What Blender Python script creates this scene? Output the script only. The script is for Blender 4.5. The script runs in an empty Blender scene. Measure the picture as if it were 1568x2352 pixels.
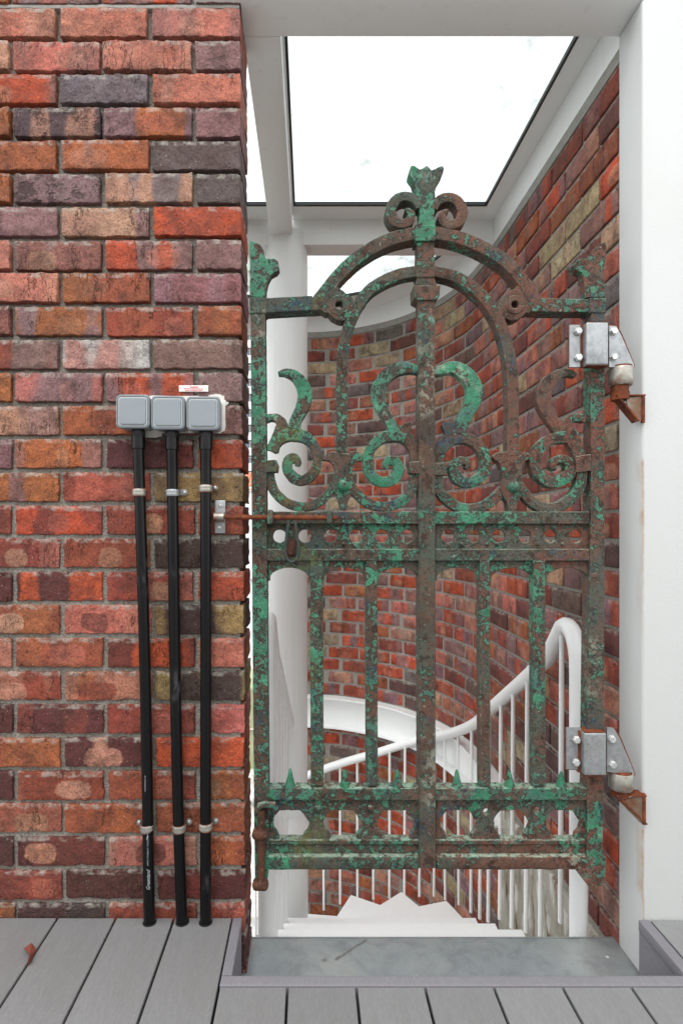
import bpy, bmesh, math, random
from mathutils import Vector, Matrix, noise
from mathutils.geometry import tessellate_polygon
import numpy as np
R = math.radians
rnd = random.Random(7)

# ------------------------------------------------------------------ camera, sky, sun, exposure
sc = bpy.context.scene
FP = 1290.0                                   # focal length in units of a 1568 x 2352 frame
cam_d = bpy.data.cameras.new('camera')
cam = bpy.data.objects.new('camera', cam_d)
sc.collection.objects.link(cam)
cam.location = (0, 0, 1.0)
cam.rotation_euler = (R(90), 0, 0)
cam_d.sensor_fit = 'VERTICAL'
cam_d.sensor_height = 36.0
cam_d.lens = 36.0 * FP / 2352
cam_d.shift_x = 72 / 2352
cam_d.shift_y = 42 / 2352
cam_d.clip_start = 0.05
cam_d.clip_end = 3000
sc.camera = cam

SUN_EL, SUN_AZ = R(58), R(192)                # high and veiled, behind the photographer
world = bpy.data.worlds.new('World')
sc.world = world
world.use_nodes = True
wn = world.node_tree
wn.nodes.clear()
sky = wn.nodes.new('ShaderNodeTexSky')
sky.sky_type = 'NISHITA'
sky.sun_disc = False
sky.sun_elevation = SUN_EL
sky.sun_rotation = SUN_AZ
sky.air_density = 1.0
sky.dust_density = 3.0
hs = wn.nodes.new('ShaderNodeHueSaturation')
hs.inputs['Saturation'].default_value = 0.35
tc = wn.nodes.new('ShaderNodeTexCoord')
cn = wn.nodes.new('ShaderNodeTexNoise')
cn.inputs['Scale'].default_value = 3.0
cn.inputs['Detail'].default_value = 6
cr = wn.nodes.new('ShaderNodeMapRange')
cr.inputs['From Min'].default_value = 0.30
cr.inputs['From Max'].default_value = 0.62
cr.inputs['To Min'].default_value = 0.80
cr.inputs['To Max'].default_value = 1.0
mx = wn.nodes.new('ShaderNodeMix')
mx.data_type = 'RGBA'
mx.inputs['B'].default_value = (19.0, 19.3, 19.5, 1)
bg = wn.nodes.new('ShaderNodeBackground')
bg.inputs['Strength'].default_value = 0.12
wo = wn.nodes.new('ShaderNodeOutputWorld')
L = wn.links.new
L(sky.outputs[0], hs.inputs['Color'])
L(tc.outputs['Generated'], cn.inputs['Vector'])
L(cn.outputs['Fac'], cr.inputs['Value'])
L(cr.outputs[0], mx.inputs['Factor'])
L(hs.outputs[0], mx.inputs['A'])
L(mx.outputs['Result'], bg.inputs['Color'])
L(bg.outputs[0], wo.inputs['Surface'])

sun_d = bpy.data.lights.new('sun', 'SUN')
sun_d.energy = 1.3
sun_d.angle = R(18)
sun_d.color = (1.0, 0.97, 0.93)
sun = bpy.data.objects.new('sun', sun_d)
sc.collection.objects.link(sun)
# direction of travel of the light
sdir = -Vector((math.sin(SUN_AZ) * math.cos(SUN_EL), math.cos(SUN_AZ) * math.cos(SUN_EL), math.sin(SUN_EL)))
sun.rotation_euler = sdir.to_track_quat('-Z', 'Y').to_euler()
sun.location = (-3, -6, 12)

sc.view_settings.view_transform = 'Standard'
sc.view_settings.look = 'None'
sc.view_settings.gamma = 1
sc.view_settings.exposure = 0.0
sc.view_settings.use_curve_mapping = False
sc.cycles.max_bounces = 8
sc.cycles.transparent_max_bounces = 16

# ------------------------------------------------------------------ helpers
COL = sc.collection

def link(o, parent=None):
    COL.objects.link(o)
    if parent is not None:
        o.parent = parent
    return o

def tag(o, label=None, cat=None, group=None, kind=None):
    if label: o['label'] = label
    if cat: o['category'] = cat
    if group: o['group'] = group
    if kind: o['kind'] = kind
    return o

def empty(name, loc=(0, 0, 0)):
    o = bpy.data.objects.new(name, None)
    o.location = loc
    o.empty_display_size = 0.05
    return link(o)

class MB:
    def __init__(s):
        s.v = []; s.f = []; s.sm = []
    def add(s, vs, fs, smooth=False):
        b = len(s.v)
        s.v += [tuple(p) for p in vs]
        for f in fs:
            s.f.append(tuple(i + b for i in f)); s.sm.append(smooth)
    def box(s, x0, x1, y0, y1, z0, z1):
        vs = [(x, y, z) for x in (x0, x1) for y in (y0, y1) for z in (z0, z1)]
        s.add(vs, [(0, 1, 3, 2), (4, 6, 7, 5), (0, 4, 5, 1), (2, 3, 7, 6), (0, 2, 6, 4), (1, 5, 7, 3)])
    def rbox(s, x0, x1, y0, y1, z0, z1, r=0.003, n=(1, 1, 1), amp=0.0, seed=0, freq=30, smooth=True, seg=2):
        """box with rounded edges and an uneven surface"""
        c = Vector(((x0 + x1) / 2, (y0 + y1) / 2, (z0 + z1) / 2))
        h = Vector((abs(x1 - x0) / 2, abs(y1 - y0) / 2, abs(z1 - z0) / 2))
        r = min(r, h.x * .98, h.y * .98, h.z * .98)
        def ax(hh, k):
            a = [-hh + r * (1 - math.cos(math.pi / 2 * i / seg)) * 0.999 for i in range(seg)] if seg > 1 else [-hh]
            m = [-hh + r + (2 * hh - 2 * r) * i / k for i in range(k + 1)]
            return a + m + [-q for q in reversed(a)]
        A = [ax(h[i], n[i]) for i in range(3)]
        idx = {}
        vs = []; fs = []
        off = Vector((seed * 3.17, seed * 1.31, seed * 7.7))
        def V(i, j, k):
            key = (i, j, k)
            if key not in idx:
                p = Vector((A[0][i], A[1][j], A[2][k]))
                q = Vector([max(-h[t] + r, min(h[t] - r, p[t])) for t in range(3)])
                d = p - q
                if d.length > 1e-9:
                    p = q + d.normalized() * r
                if amp:
                    w = p + c
                    nv = noise.noise_vector((w + off) * freq) * amp + noise.noise_vector((w + off) * freq * 3.1) * amp * .5
                    p = p + nv
                idx[key] = len(vs); vs.append(p + c)
            return idx[key]
        NX, NY, NZ = len(A[0]) - 1, len(A[1]) - 1, len(A[2]) - 1
        for i in range(NX):
            for k in range(NZ):
                fs.append((V(i, 0, k), V(i + 1, 0, k), V(i + 1, 0, k + 1), V(i, 0, k + 1)))
                fs.append((V(i, NY, k), V(i, NY, k + 1), V(i + 1, NY, k + 1), V(i + 1, NY, k)))
        for j in range(NY):
            for k in range(NZ):
                fs.append((V(0, j, k), V(0, j, k + 1), V(0, j + 1, k + 1), V(0, j + 1, k)))
                fs.append((V(NX, j, k), V(NX, j + 1, k), V(NX, j + 1, k + 1), V(NX, j, k + 1)))
        for i in range(NX):
            for j in range(NY):
                fs.append((V(i, j, 0), V(i, j + 1, 0), V(i + 1, j + 1, 0), V(i + 1, j, 0)))
                fs.append((V(i, j, NZ), V(i + 1, j, NZ), V(i + 1, j + 1, NZ), V(i, j + 1, NZ)))
        s.add(vs, fs, smooth)
    def sweep(s, pts, rad, n=12, caps=True, up=Vector((0, 0, 1)), closed=False):
        pts = [Vector(p) for p in pts]
        rads = rad if isinstance(rad, (list, tuple)) else [rad] * len(pts)
        rings = []
        N = len(pts)
        prev = None
        for i, p in enumerate(pts):
            a = pts[(i - 1) % N] if (i or closed) else p
            b = pts[(i + 1) % N] if (i < N - 1 or closed) else p
            t = (b - a).normalized()
            if prev is None:
                u = up if abs(t.dot(up)) < .95 else Vector((0, 1, 0))
                x = t.cross(u).normalized()
            else:
                x = (prev - t * prev.dot(t)).normalized()
            prev = x
            y = t.cross(x)
            rings.append([p + (x * math.cos(2 * math.pi * k / n) + y * math.sin(2 * math.pi * k / n)) * rads[i] for k in range(n)])
        vs = [q for r_ in rings for q in r_]
        fs = []
        for i in range(N - 1 + (1 if closed else 0)):
            i2 = (i + 1) % N
            for k in range(n):
                k2 = (k + 1) % n
                fs.append((i * n + k, i * n + k2, i2 * n + k2, i2 * n + k))
        s.add(vs, fs, True)
        if caps and not closed:
            s.add(rings[0], [tuple(reversed(range(n)))]); s.add(rings[-1], [tuple(range(n))])
    def lathe(s, origin, axis, prof, n=20, smooth=True):
        """prof: list of (distance along the axis, radius)"""
        o = Vector(origin); t = Vector(axis).normalized()
        u = Vector((0, 0, 1)) if abs(t.z) < .9 else Vector((1, 0, 0))
        x = t.cross(u).normalized(); y = t.cross(x)
        vs = []; fs = []
        for (d, r_) in prof:
            for k in range(n):
                a = 2 * math.pi * k / n
                vs.append(o + t * d + (x * math.cos(a) + y * math.sin(a)) * max(r_, 1e-5))
        for i in range(len(prof) - 1):
            for k in range(n):
                k2 = (k + 1) % n
                fs.append((i * n + k, i * n + k2, (i + 1) * n + k2, (i + 1) * n + k))
        s.add(vs, fs, smooth)
        m = len(prof) - 1
        s.add(vs[:n], [tuple(reversed(range(n)))]); s.add(vs[m * n:], [tuple(range(n))])
    def poly(s, pts3, thick):
        """flat plate: polygon of 3D points extruded by the vector thick"""
        t = Vector(thick); p = [Vector(q) for q in pts3]; n = len(p)
        tri = tessellate_polygon([p])
        s.add(p, [tuple(f) for f in tri]); s.add([q + t for q in p], [tuple(reversed(f)) for f in tri])
        s.add(p + [q + t for q in p], [(i, (i + 1) % n, n + (i + 1) % n, n + i) for i in range(n)])
    def build(s, name, mat, parent=None, origin=(0, 0, 0), fix=True):
        o3 = Vector(origin)
        me = bpy.data.meshes.new(name)
        me.from_pydata([tuple(Vector(v) - o3) for v in s.v], [], s.f)
        me.polygons.foreach_set('use_smooth', s.sm)
        if fix:
            bm = bmesh.new(); bm.from_mesh(me)
            bmesh.ops.remove_doubles(bm, verts=bm.verts, dist=1e-6)
            bmesh.ops.recalc_face_normals(bm, faces=bm.faces)
            for e in bm.edges:
                if len(e.link_faces) == 2 and e.calc_face_angle(0) > .85: e.smooth = False
            bm.to_mesh(me); bm.free()
        me.materials.append(mat)
        me.update()
        o = bpy.data.objects.new(name, me)
        o.location = o3
        return link(o, parent)

def catmull(P, sub=6, closed=False):
    """P: list of tuples; smooth curve through them"""
    P = [np.array(p, float) for p in P]
    n = len(P); out = []
    rng = range(n if closed else n - 1)
    for i in rng:
        if closed:
            a, b, c, d = P[(i - 1) % n], P[i], P[(i + 1) % n], P[(i + 2) % n]
        else:
            b, c = P[i], P[i + 1]
            a = P[i - 1] if i else 2 * b - c
            d = P[i + 2] if i + 2 < n else 2 * c - b
        for k in range(sub):
            t = k / sub
            out.append(.5 * ((2 * b) + (-a + c) * t + (2 * a - 5 * b + 4 * c - d) * t * t + (-a + 3 * b - 3 * c + d) * t ** 3))
    if not closed: out.append(P[-1])
    return out

# ------------------------------------------------------------------ materials
class NT:
    def __init__(s, name):
        s.m = bpy.data.materials.new(name); s.m.use_nodes = True
        s.t = s.m.node_tree; s.t.nodes.clear()
        s.out = s.n('ShaderNodeOutputMaterial'); s.b = s.n('ShaderNodeBsdfPrincipled')
        s.l(s.b.outputs[0], s.out.inputs[0])
        s.co = s.n('ShaderNodeTexCoord')
    def n(s, t, **kw):
        x = s.t.nodes.new(t)
        for k, v in kw.items(): setattr(x, k, v)
        return x
    def l(s, a, b): s.t.links.new(a, b)
    def set(s, sock, v):
        if hasattr(v, 'links') or isinstance(v, bpy.types.NodeSocket): s.l(v, sock)
        else:
            if isinstance(v, (tuple, list)) and len(v) == 3 and sock.type == 'RGBA': v = (*v, 1)
            sock.default_value = v
    def math(s, op, a, b=0.0, c=None, clamp=False):
        x = s.n('ShaderNodeMath', operation=op, use_clamp=clamp)
        s.set(x.inputs[0], a); s.set(x.inputs[1], b)
        if c is not None: s.set(x.inputs[2], c)
        return x.outputs[0]
    def mix(s, f, a, b, mode='MIX'):
        x = s.n('ShaderNodeMix', data_type='RGBA', blend_type=mode)
        s.set(x.inputs['Factor'], f); s.set(x.inputs['A'], a); s.set(x.inputs['B'], b)
        return x.outputs['Result']
    def noise(s, scale, detail=4, vec=None, rough=.55, dist=0.0, w=None, color=False):
        x = s.n('ShaderNodeTexNoise')
        if w is not None:
            x.noise_dimensions = '4D'; s.set(x.inputs['W'], w)
        x.inputs['Scale'].default_value = scale; x.inputs['Detail'].default_value = detail
        x.inputs['Roughness'].default_value = rough; x.inputs['Distortion'].default_value = dist
        s.l(vec if vec is not None else s.co.outputs['Object'], x.inputs['Vector'])
        return x.outputs['Color' if color else 'Fac']
    def voro(s, scale, feat='DISTANCE_TO_EDGE', vec=None, out='Distance', rand=1.0):
        x = s.n('ShaderNodeTexVoronoi', feature=feat)
        x.inputs['Scale'].default_value = scale; x.inputs['Randomness'].default_value = rand
        s.l(vec if vec is not None else s.co.outputs['Object'], x.inputs['Vector'])
        return x.outputs[out]
    def step(s, v, a, b, lo=0.0, hi=1.0, smooth=False):
        x = s.n('ShaderNodeMapRange')
        if smooth: x.interpolation_type = 'SMOOTHSTEP'
        s.set(x.inputs['Value'], v)
        for k, q in (('From Min', a), ('From Max', b), ('To Min', lo), ('To Max', hi)): s.set(x.inputs[k], q)
        return x.outputs[0]
    def sep(s, v):
        x = s.n('ShaderNodeSeparateXYZ'); s.l(v, x.inputs[0]); return x.outputs
    def comb(s, x_, y_, z_):
        x = s.n('ShaderNodeCombineXYZ')
        s.set(x.inputs[0], x_); s.set(x.inputs[1], y_); s.set(x.inputs[2], z_)
        return x.outputs[0]
    def vmul(s, v, k):
        x = s.n('ShaderNodeVectorMath', operation='MULTIPLY'); s.set(x.inputs[0], v); s.set(x.inputs[1], k); return x.outputs[0]
    def vadd(s, v, k):
        x = s.n('ShaderNodeVectorMath', operation='ADD'); s.set(x.inputs[0], v); s.set(x.inputs[1], k); return x.outputs[0]
    def bump(s, h, dist=0.002, strength=1.0, normal=None):
        x = s.n('ShaderNodeBump'); x.inputs['Distance'].default_value = dist; x.inputs['Strength'].default_value = strength
        s.l(h, x.inputs['Height'])
        if normal is not None: s.l(normal, x.inputs['Normal'])
        return x.outputs[0]
    def fin(s, color=None, rough=None, normal=None, metal=None, spec=None):
        for k, v in (('Base Color', color), ('Roughness', rough), ('Normal', normal), ('Metallic', metal), ('Specular IOR Level', spec)):
            if v is not None: s.set(s.b.inputs[k], v)
        return s.m

def mat_paint(name, base=(.82, .835, .825), dirt=(.5, .48, .42), amt=.25, rough=.4):
    t = NT(name)
    n1 = t.noise(2.3, 5); n2 = t.noise(60, 3)
    v = t.vmul(t.co.outputs['Object'], (9, 9, .8))
    st = t.noise(3, 4, vec=v)
    d = t.math('MULTIPLY', t.step(n1, .5, .75), t.step(st, .45, .7))
    d = t.math('MULTIPLY', d, amt)
    d = t.math('MAXIMUM', d, t.math('MULTIPLY', t.step(t.noise(1.0, 4, vec=t.vmul(t.co.outputs['Object'], (35, 35, 1.6))), .60, .72), amt * .6))
    sp = t.math('MULTIPLY', t.step(t.noise(140, 2), .72, .76), .4)
    c = t.mix(d, base, dirt)
    c = t.mix(sp, c, (.35, .3, .25))
    h = t.math('ADD', t.math('MULTIPLY', t.noise(90, 3), .35), t.noise(7, 2))
    return t.fin(c, t.step(n2, .3, .7, rough - .06, rough + .1), t.bump(h, .0012, .6))

M = {}
M['white'] = mat_paint('white_paint')
M['white_stair'] = mat_paint('white_stair_paint', (.86, .87, .865), (.62, .59, .52), .25, .35)

def brick_mat(name, at):
    t = NT(name)
    def attr(n_):
        x = t.n('ShaderNodeAttribute', attribute_type=at, attribute_name=n_); return x
    if at == 'OBJECT':
        c1 = attr('tone_a').outputs['Color']; c2 = attr('tone_b').outputs['Color']
        c3 = attr('tone_c').outputs['Color']
        seed = attr('seed').outputs['Fac']
        pos = t.co.outputs['Object']
        style = attr('style').outputs['Vector']
    else:
        c1 = attr('tone_a').outputs['Color']; c2 = attr('tone_b').outputs['Color']; c3 = attr('tone_c').outputs['Color']
        seed = attr('seed').outputs['Fac']; pos = attr('bpos').outputs['Vector']
        style = attr('style').outputs['Vector']
    ss = t.sep(style)                         # band amount, blotch amount, pits
    wob = t.vadd(pos, t.vmul(t.noise(22, 3, vec=pos, w=seed, color=True), (.026, .026, .020)))
    P = t.sep(wob)
    # bands of flashed colour across the stretcher
    bv = t.comb(t.math('ADD', t.math('MULTIPLY', P[0], 14.0), t.math('MULTIPLY', seed, 3.7)), t.math('MULTIPLY', P[1], 9.0), t.math('MULTIPLY', P[2], 2.0))
    band = t.noise(1.0, 0, vec=bv, w=seed)
    band = t.math('MULTIPLY', t.step(band, .46, .55, smooth=True), ss[0])
    # pale patch with a soft rounded outline
    cx = t.math('MULTIPLY', t.math('SINE', t.math('MULTIPLY', seed, 12.9)), .055)
    dx = t.math('DIVIDE', t.math('SUBTRACT', P[0], cx), t.math('ADD', .034, t.math('MULTIPLY', t.math('SINE', t.math('MULTIPLY', seed, 5.3)), .016)))
    dz = t.math('DIVIDE', t.math('ADD', P[2], t.math('MULTIPLY', t.math('SINE', t.math('MULTIPLY', seed, 8.1)), .006)), .025)
    dd = t.math('ADD', t.math('POWER', t.math('ABSOLUTE', dx), 3.0), t.math('POWER', t.math('ABSOLUTE', dz), 3.0))
    blot = t.math('MULTIPLY', t.math('MULTIPLY', t.step(dd, 1.25, .75, smooth=True), t.step(t.noise(45, 4, vec=pos, w=seed), .25, .45, .55, 1.0)), ss[1])
    c = t.mix(band, c1, c2)
    c = t.mix(blot, c, c3)
    c = t.mix(t.step(t.noise(18, 5, vec=pos, w=seed, rough=.65), .40, .66), c, t.mix(.62, c, (.060, .030, .026)))
    c = t.mix(t.math('MULTIPLY', t.step(t.noise(240, 4, vec=pos, w=seed, rough=.75), .40, .64), .8), c, t.mix(.7, c, (.030, .017, .014)))
    # fine jagged cracks
    cn1 = t.noise(1.0, 5, vec=t.vmul(pos, (46.0, 30.0, 11.0)), w=seed, rough=.66)
    ck = t.math('ABSOLUTE', t.math('SUBTRACT', cn1, .5))
    ckm = t.math('MULTIPLY', t.step(ck, .010, .002), t.step(t.noise(10, 2, vec=pos, w=t.math('ADD', seed, 5.0)), .55, .62))
    cn2 = t.noise(1.0, 5, vec=t.vmul(pos, (38.0, 38.0, 60.0)), w=t.math('ADD', seed, 9.0), rough=.7)
    ck2 = t.step(t.math('ABSOLUTE', t.math('SUBTRACT', cn2, .5)), .008, .001, 0.0, .7)
    ckm = t.math('MAXIMUM', ckm, t.math('MULTIPLY', ck2, t.step(t.noise(15, 2, vec=pos, w=t.math('ADD', seed, 2.0)), .60, .68)))
    pits = t.math('MULTIPLY', t.step(t.noise(190, 4, vec=pos, w=seed, rough=.75), .60, .68), t.math('ADD', .35, ss[2], clamp=True))
    big = t.math('MULTIPLY', t.step(t.noise(22, 4, vec=pos, w=seed, rough=.65), .53, .60), ss[2])
    hole = t.math('MAXIMUM', t.math('MAXIMUM', ckm, pits), big)
    c = t.mix(t.math('MULTIPLY', hole, .8), c, (.022, .015, .014))
    # mortar smears and white specks
    sp = t.math('MULTIPLY', t.step(t.noise(260, 1, vec=pos, w=seed), .73, .76), .7)
    c = t.mix(sp, c, (.5, .47, .43))
    edge = t.math('MAXIMUM', t.step(t.math('ABSOLUTE', P[2]), .0335, .0385), 0.0)
    c = t.mix(t.math('MULTIPLY', t.math('MULTIPLY', edge, t.step(t.noise(50, 4, vec=pos, w=seed), .45, .62)), .55), c, (.40, .375, .33))
    hgt = t.math('SUBTRACT', t.math('MULTIPLY', t.noise(130, 4, vec=pos, w=seed), .8), t.math('MULTIPLY', hole, 1.2))
    hgt = t.math('ADD', hgt, t.math('MULTIPLY', t.noise(28, 4, vec=pos, w=seed), 1.3))
    return t.fin(c, .8, t.bump(hgt, .0042, 1.0), spec=.22)
M['brick'] = brick_mat('fired_brick', 'OBJECT')
M['brick_mass'] = brick_mat('fired_brick_rest', 'GEOMETRY')

t = NT('mortar')
n1 = t.noise(9, 5); n2 = t.noise(160, 4)
c = t.mix(n1, (.21, .19, .165), (.36, .34, .30))
c = t.mix(t.step(n2, .35, .6, .6, 0), c, (.10, .09, .08))
M['mortar'] = t.fin(c, .95, t.bump(t.math('ADD', n2, t.math('MULTIPLY', t.noise(40, 4), 1.5)), .004, 1.0), spec=.1)

def gate_mat():
    t = NT('weathered_iron_paint')
    o = t.co.outputs['Object']
    X, Y, Z = t.sep(o)
    def nz(s, d, off, rough=.6, dist=0.0, vec=None): return t.noise(s, d, vec=t.vadd(vec or o, off), rough=rough, dist=dist)
    n_low = nz(2.6, 2, (0, 0, 0)); n_low2 = nz(5.5, 3, (4, 1, 7)); n_mid = nz(17, 5, (1, 1, 1)); n_hi = nz(62, 5, (3, 3, 0), .68); n_x = nz(210, 4, (0, 2, 0), .72)
    # bare metal: brown, grey-brown, red primer on the hinge side
    rust = t.mix(t.step(n_mid, .38, .62), (.056, .041, .031), (.108, .062, .042))
    red = t.math('MULTIPLY', t.step(t.math('ADD', X, t.math('MULTIPLY', n_low2, 1.5)), .85, 1.35), t.step(n_hi, .36, .52))
    rust = t.mix(t.math('MULTIPLY', red, .85), rust, (.165, .066, .046))
    rust = t.mix(t.math('MULTIPLY', t.step(nz(8, 4, (3, 1, 2)), .46, .60), t.step(n_hi, .35, .55, .3, .85)), rust, (.062, .088, .070))
    rust = t.mix(t.math('MULTIPLY', t.step(nz(30, 4, (6, 1, 2)), .56, .62), .75), rust, (.034, .016, .011))
    rust = t.mix(t.step(n_x, .58, .70, 0, .45), rust, (.20, .155, .115))
    rust = t.mix(t.step(n_x, .46, .36, 0, .65), rust, (.014, .011, .009))
    # paint coats, each torn back along its own edge
    bias = t.math('ADD', t.step(X, -.14, .02, .014, -.012), t.step(X, .20, .70, 0.0, -.006))
    dn = nz(24, 6, (7, 4, 9), .74, .5); dn2 = nz(58, 5, (1, 8, 3), .74, .3); dn3 = nz(120, 4, (2, 6, 6), .7)
    pat = t.math('ADD', t.math('ADD', t.math('MULTIPLY', dn, .42), t.math('MULTIPLY', dn2, .34)), t.math('MULTIPLY', dn3, .24))
    ap = t.n('ShaderNodeAttribute', attribute_type='OBJECT', attribute_name='paint_left').outputs['Fac']
    pat = t.math('ADD', pat, ap)
    pat = t.math('ADD', t.math('ADD', pat, bias), t.math('MULTIPLY', t.math('SUBTRACT', n_low2, .5), .32))
    m_dark = t.step(pat, .498, .510); m_teal = t.step(pat, .522, .534); m_grn = t.step(pat, .537, .547)
    c = t.mix(t.math('MULTIPLY', m_dark, .85), rust, (.014, .034, .028))
    c = t.mix(t.math('MULTIPLY', m_teal, .9), c, t.mix(t.step(dn2, .4, .6), (.090, .180, .140), (.24, .36, .28)))
    gcol = t.mix(t.step(n_mid, .35, .65), (.022, .145, .074), (.060, .275, .150))
    gcol = t.mix(t.step(nz(11, 3, (8, 8, 1)), .52, .60, 0, .8), gcol, (.060, .155, .120))
    gcol = t.mix(t.step(n_x, .38, .60, .65, 0), gcol, (.014, .06, .036))
    c = t.mix(m_grn, c, gcol)
    # whitish undercoat
    fl = t.step(nz(70, 5, (2, 2, 5), .78), .640, .665, 0, .7)
    c = t.mix(fl, c, (.36, .35, .29))
    wl = t.math('MULTIPLY', t.step(nz(4.5, 3, (9, 0, 4)), .60, .68), t.step(nz(42, 5, (0, 9, 4), .75), .50, .54))
    wl = t.math('MULTIPLY', wl, t.step(X, -.20, -.40, .45, 1.0))
    c = t.mix(t.math('MULTIPLY', wl, .8), c, (.40, .43, .34))
    # chalky deposit on the ledges, plus pale edge highlights painted into the colour
    geo = t.n('ShaderNodeNewGeometry')
    up = t.step(t.sep(geo.outputs['True Normal'])[2], .55, .85)
    c = t.mix(t.math('MULTIPLY', t.math('MULTIPLY', up, t.step(dn2, .42, .52)), .75), c, (.33, .42, .33))
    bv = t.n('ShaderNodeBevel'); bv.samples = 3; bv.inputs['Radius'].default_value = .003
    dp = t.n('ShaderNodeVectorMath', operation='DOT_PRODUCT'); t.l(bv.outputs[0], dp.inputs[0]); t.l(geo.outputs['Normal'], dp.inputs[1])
    edge_hl = t.math('MULTIPLY', t.step(dp.outputs['Value'], .985, .90), t.step(dn2, .44, .54))
    c = t.mix(t.math('MULTIPLY', edge_hl, .35), c, (.26, .34, .26))  # bevel mask paints a pale highlight where edges would catch light
    # lichen and blue remains on the middle bar
    mid = t.math('MULTIPLY', t.step(t.math('ABSOLUTE', t.math('SUBTRACT', X, -.034)), .10, .02), t.step(nz(6, 3, (5, 5, 5)), .46, .58))
    c = t.mix(t.math('MULTIPLY', mid, t.step(n_hi, .42, .58, 0, .75)), c, t.mix(t.step(nz(9, 3, (1, 5, 2)), .47, .53), (.12, .145, .048), (.035, .070, .078)))
    bl = t.math('MULTIPLY', t.step(nz(7, 3, (2, 9, 9)), .58, .64), t.step(n_hi, .45, .6, 0, .7))
    c = t.mix(bl, c, (.030, .058, .085))
    h = t.math('ADD', t.math('MULTIPLY', n_x, .7), t.math('MULTIPLY', n_hi, 1.0))
    h = t.math('ADD', h, t.math('MULTIPLY', t.math('ADD', m_teal, m_dark), .40))
    return t.fin(c, t.step(m_grn, 0, 1, .80, .58), t.bump(h, .0030, 1.0), spec=.28)
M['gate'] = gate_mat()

def mat_rust(name, base=(.095, .034, .018), b2=(.035, .018, .013), rough=.8):
    t = NT(name)
    n = t.noise(35, 5); n2 = t.noise(160, 4)
    c = t.mix(t.step(n, .35, .65), base, b2)
    c = t.mix(t.math('MULTIPLY', t.step(n2, .6, .7), .5), c, (.3, .17, .1))
    return t.fin(c, rough, t.bump(n2, .0015, .8), spec=.3)
M['rust'] = mat_rust('bare_rust')
M['rust_orange'] = mat_rust('orange_rust', (.20, .048, .014), (.07, .018, .009))
M['dark_green_iron'] = mat_rust('dark_green_iron', (.018, .045, .04), (.04, .035, .03), .5)

def mat_galv(name, base=(.50, .52, .54), stain=.0, rough=.42):
    t = NT(name)
    v = t.voro(160, 'F1', out='Color')
    n = t.noise(14, 4); n2 = t.noise(90, 4)
    g = t.sep(v)[0]
    c = t.mix(g, tuple(q * .92 for q in base), tuple(min(1, q * 1.06) for q in base))
    c = t.mix(t.step(t.noise(30, 5, rough=.7), .42, .62, 0, .6), c, tuple(q * .55 for q in base))
    c = t.mix(t.step(n, .5, .72, 0, .5), c, (.30, .29, .27))
    c = t.mix(t.math('MULTIPLY', t.step(n2, .66, .7), .6), c, (.12, .10, .09))
    if stain:
        s_ = t.math('MULTIPLY', t.step(t.noise(18, 4, vec=t.vadd(t.co.outputs['Object'], (4, 4, 4))), .60 - stain * .12, .66), .9)
        c = t.mix(s_, c, (.17, .045, .014))
    return t.fin(c, t.step(n2, .3, .7, rough - .1, rough + .12), t.bump(n2, .0006, .5), metal=.55)
M['galv'] = mat_galv('galvanised_steel', (.36, .375, .385))
M['galv_rusty'] = mat_galv('stained_galvanised_steel', (.40, .385, .34), .9)
M['zinc'] = mat_galv('bright_zinc', (.68, .69, .68), 0, .3)

def mat_plain(name, col, rough=.5, spec=.5, amp=.06, scale=40, bump=.0003, metal=0.0, sc2=3.0):
    t = NT(name)
    n = t.noise(scale, 4); n2 = t.noise(sc2, 3)
    c = t.mix(t.math('MULTIPLY', t.math('ADD', n, n2), .5), tuple(max(0, q * (1 - amp * 3)) for q in col), tuple(min(1, q * (1 + amp * 3)) for q in col))
    return t.fin(c, rough, t.bump(n, bump, .6), metal=metal, spec=spec)
M['gasket'] = mat_plain('black_rubber', (.012, .012, .014), .5)
M['navy'] = mat_plain('navy_cladding', (.02, .02, .045), .4)
M['plastic_dark'] = mat_plain('grey_plastic_rim', (.165, .185, .205), .32, .5, .03)
M['plastic'] = mat_plain('grey_plastic', (.225, .255, .275), .35, .5, .05, 18)
M['plastic_side'] = mat_plain('pale_grey_plastic', (.30, .31, .32), .45, .5, .03)
M['outline'] = mat_plain('pale_outline', (.62, .64, .63), .4, .5, .02)
M['sealant'] = mat_plain('white_sealant', (.60, .59, .55), .7, .3, .08, 60, .003)
M['sign_white'] = mat_plain('sign_plate', (.74, .70, .68), .35, .5, .02)
M['sign_red'] = mat_plain('red_lettering', (.62, .03, .05), .5)
M['print_white'] = mat_plain('white_print', (.30, .32, .34), .6)
M['leaf'] = mat_plain('dry_leaf', (.17, .045, .03), .7, .3, .12, 60, .001)

M['lug'] = mat_galv('rusty_lug', (.27, .22, .16), 1.6, .6)

t = NT('black_conduit')
n = t.noise(3.0, 2); n2 = t.noise(70, 4, vec=t.vmul(t.co.outputs['Object'], (1, 1, .35)))
sm = t.math('MULTIPLY', t.step(t.noise(5.0, 2), .60, .68), t.step(n2, .46, .62, 0, .22))
c = t.mix(sm, (.0035, .0035, .0042), (.20, .20, .21))
M['conduit'] = t.fin(c, t.step(sm, 0, .4, .30, .6), t.bump(t.noise(15, 2), .0006, .4), spec=.28)

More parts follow.
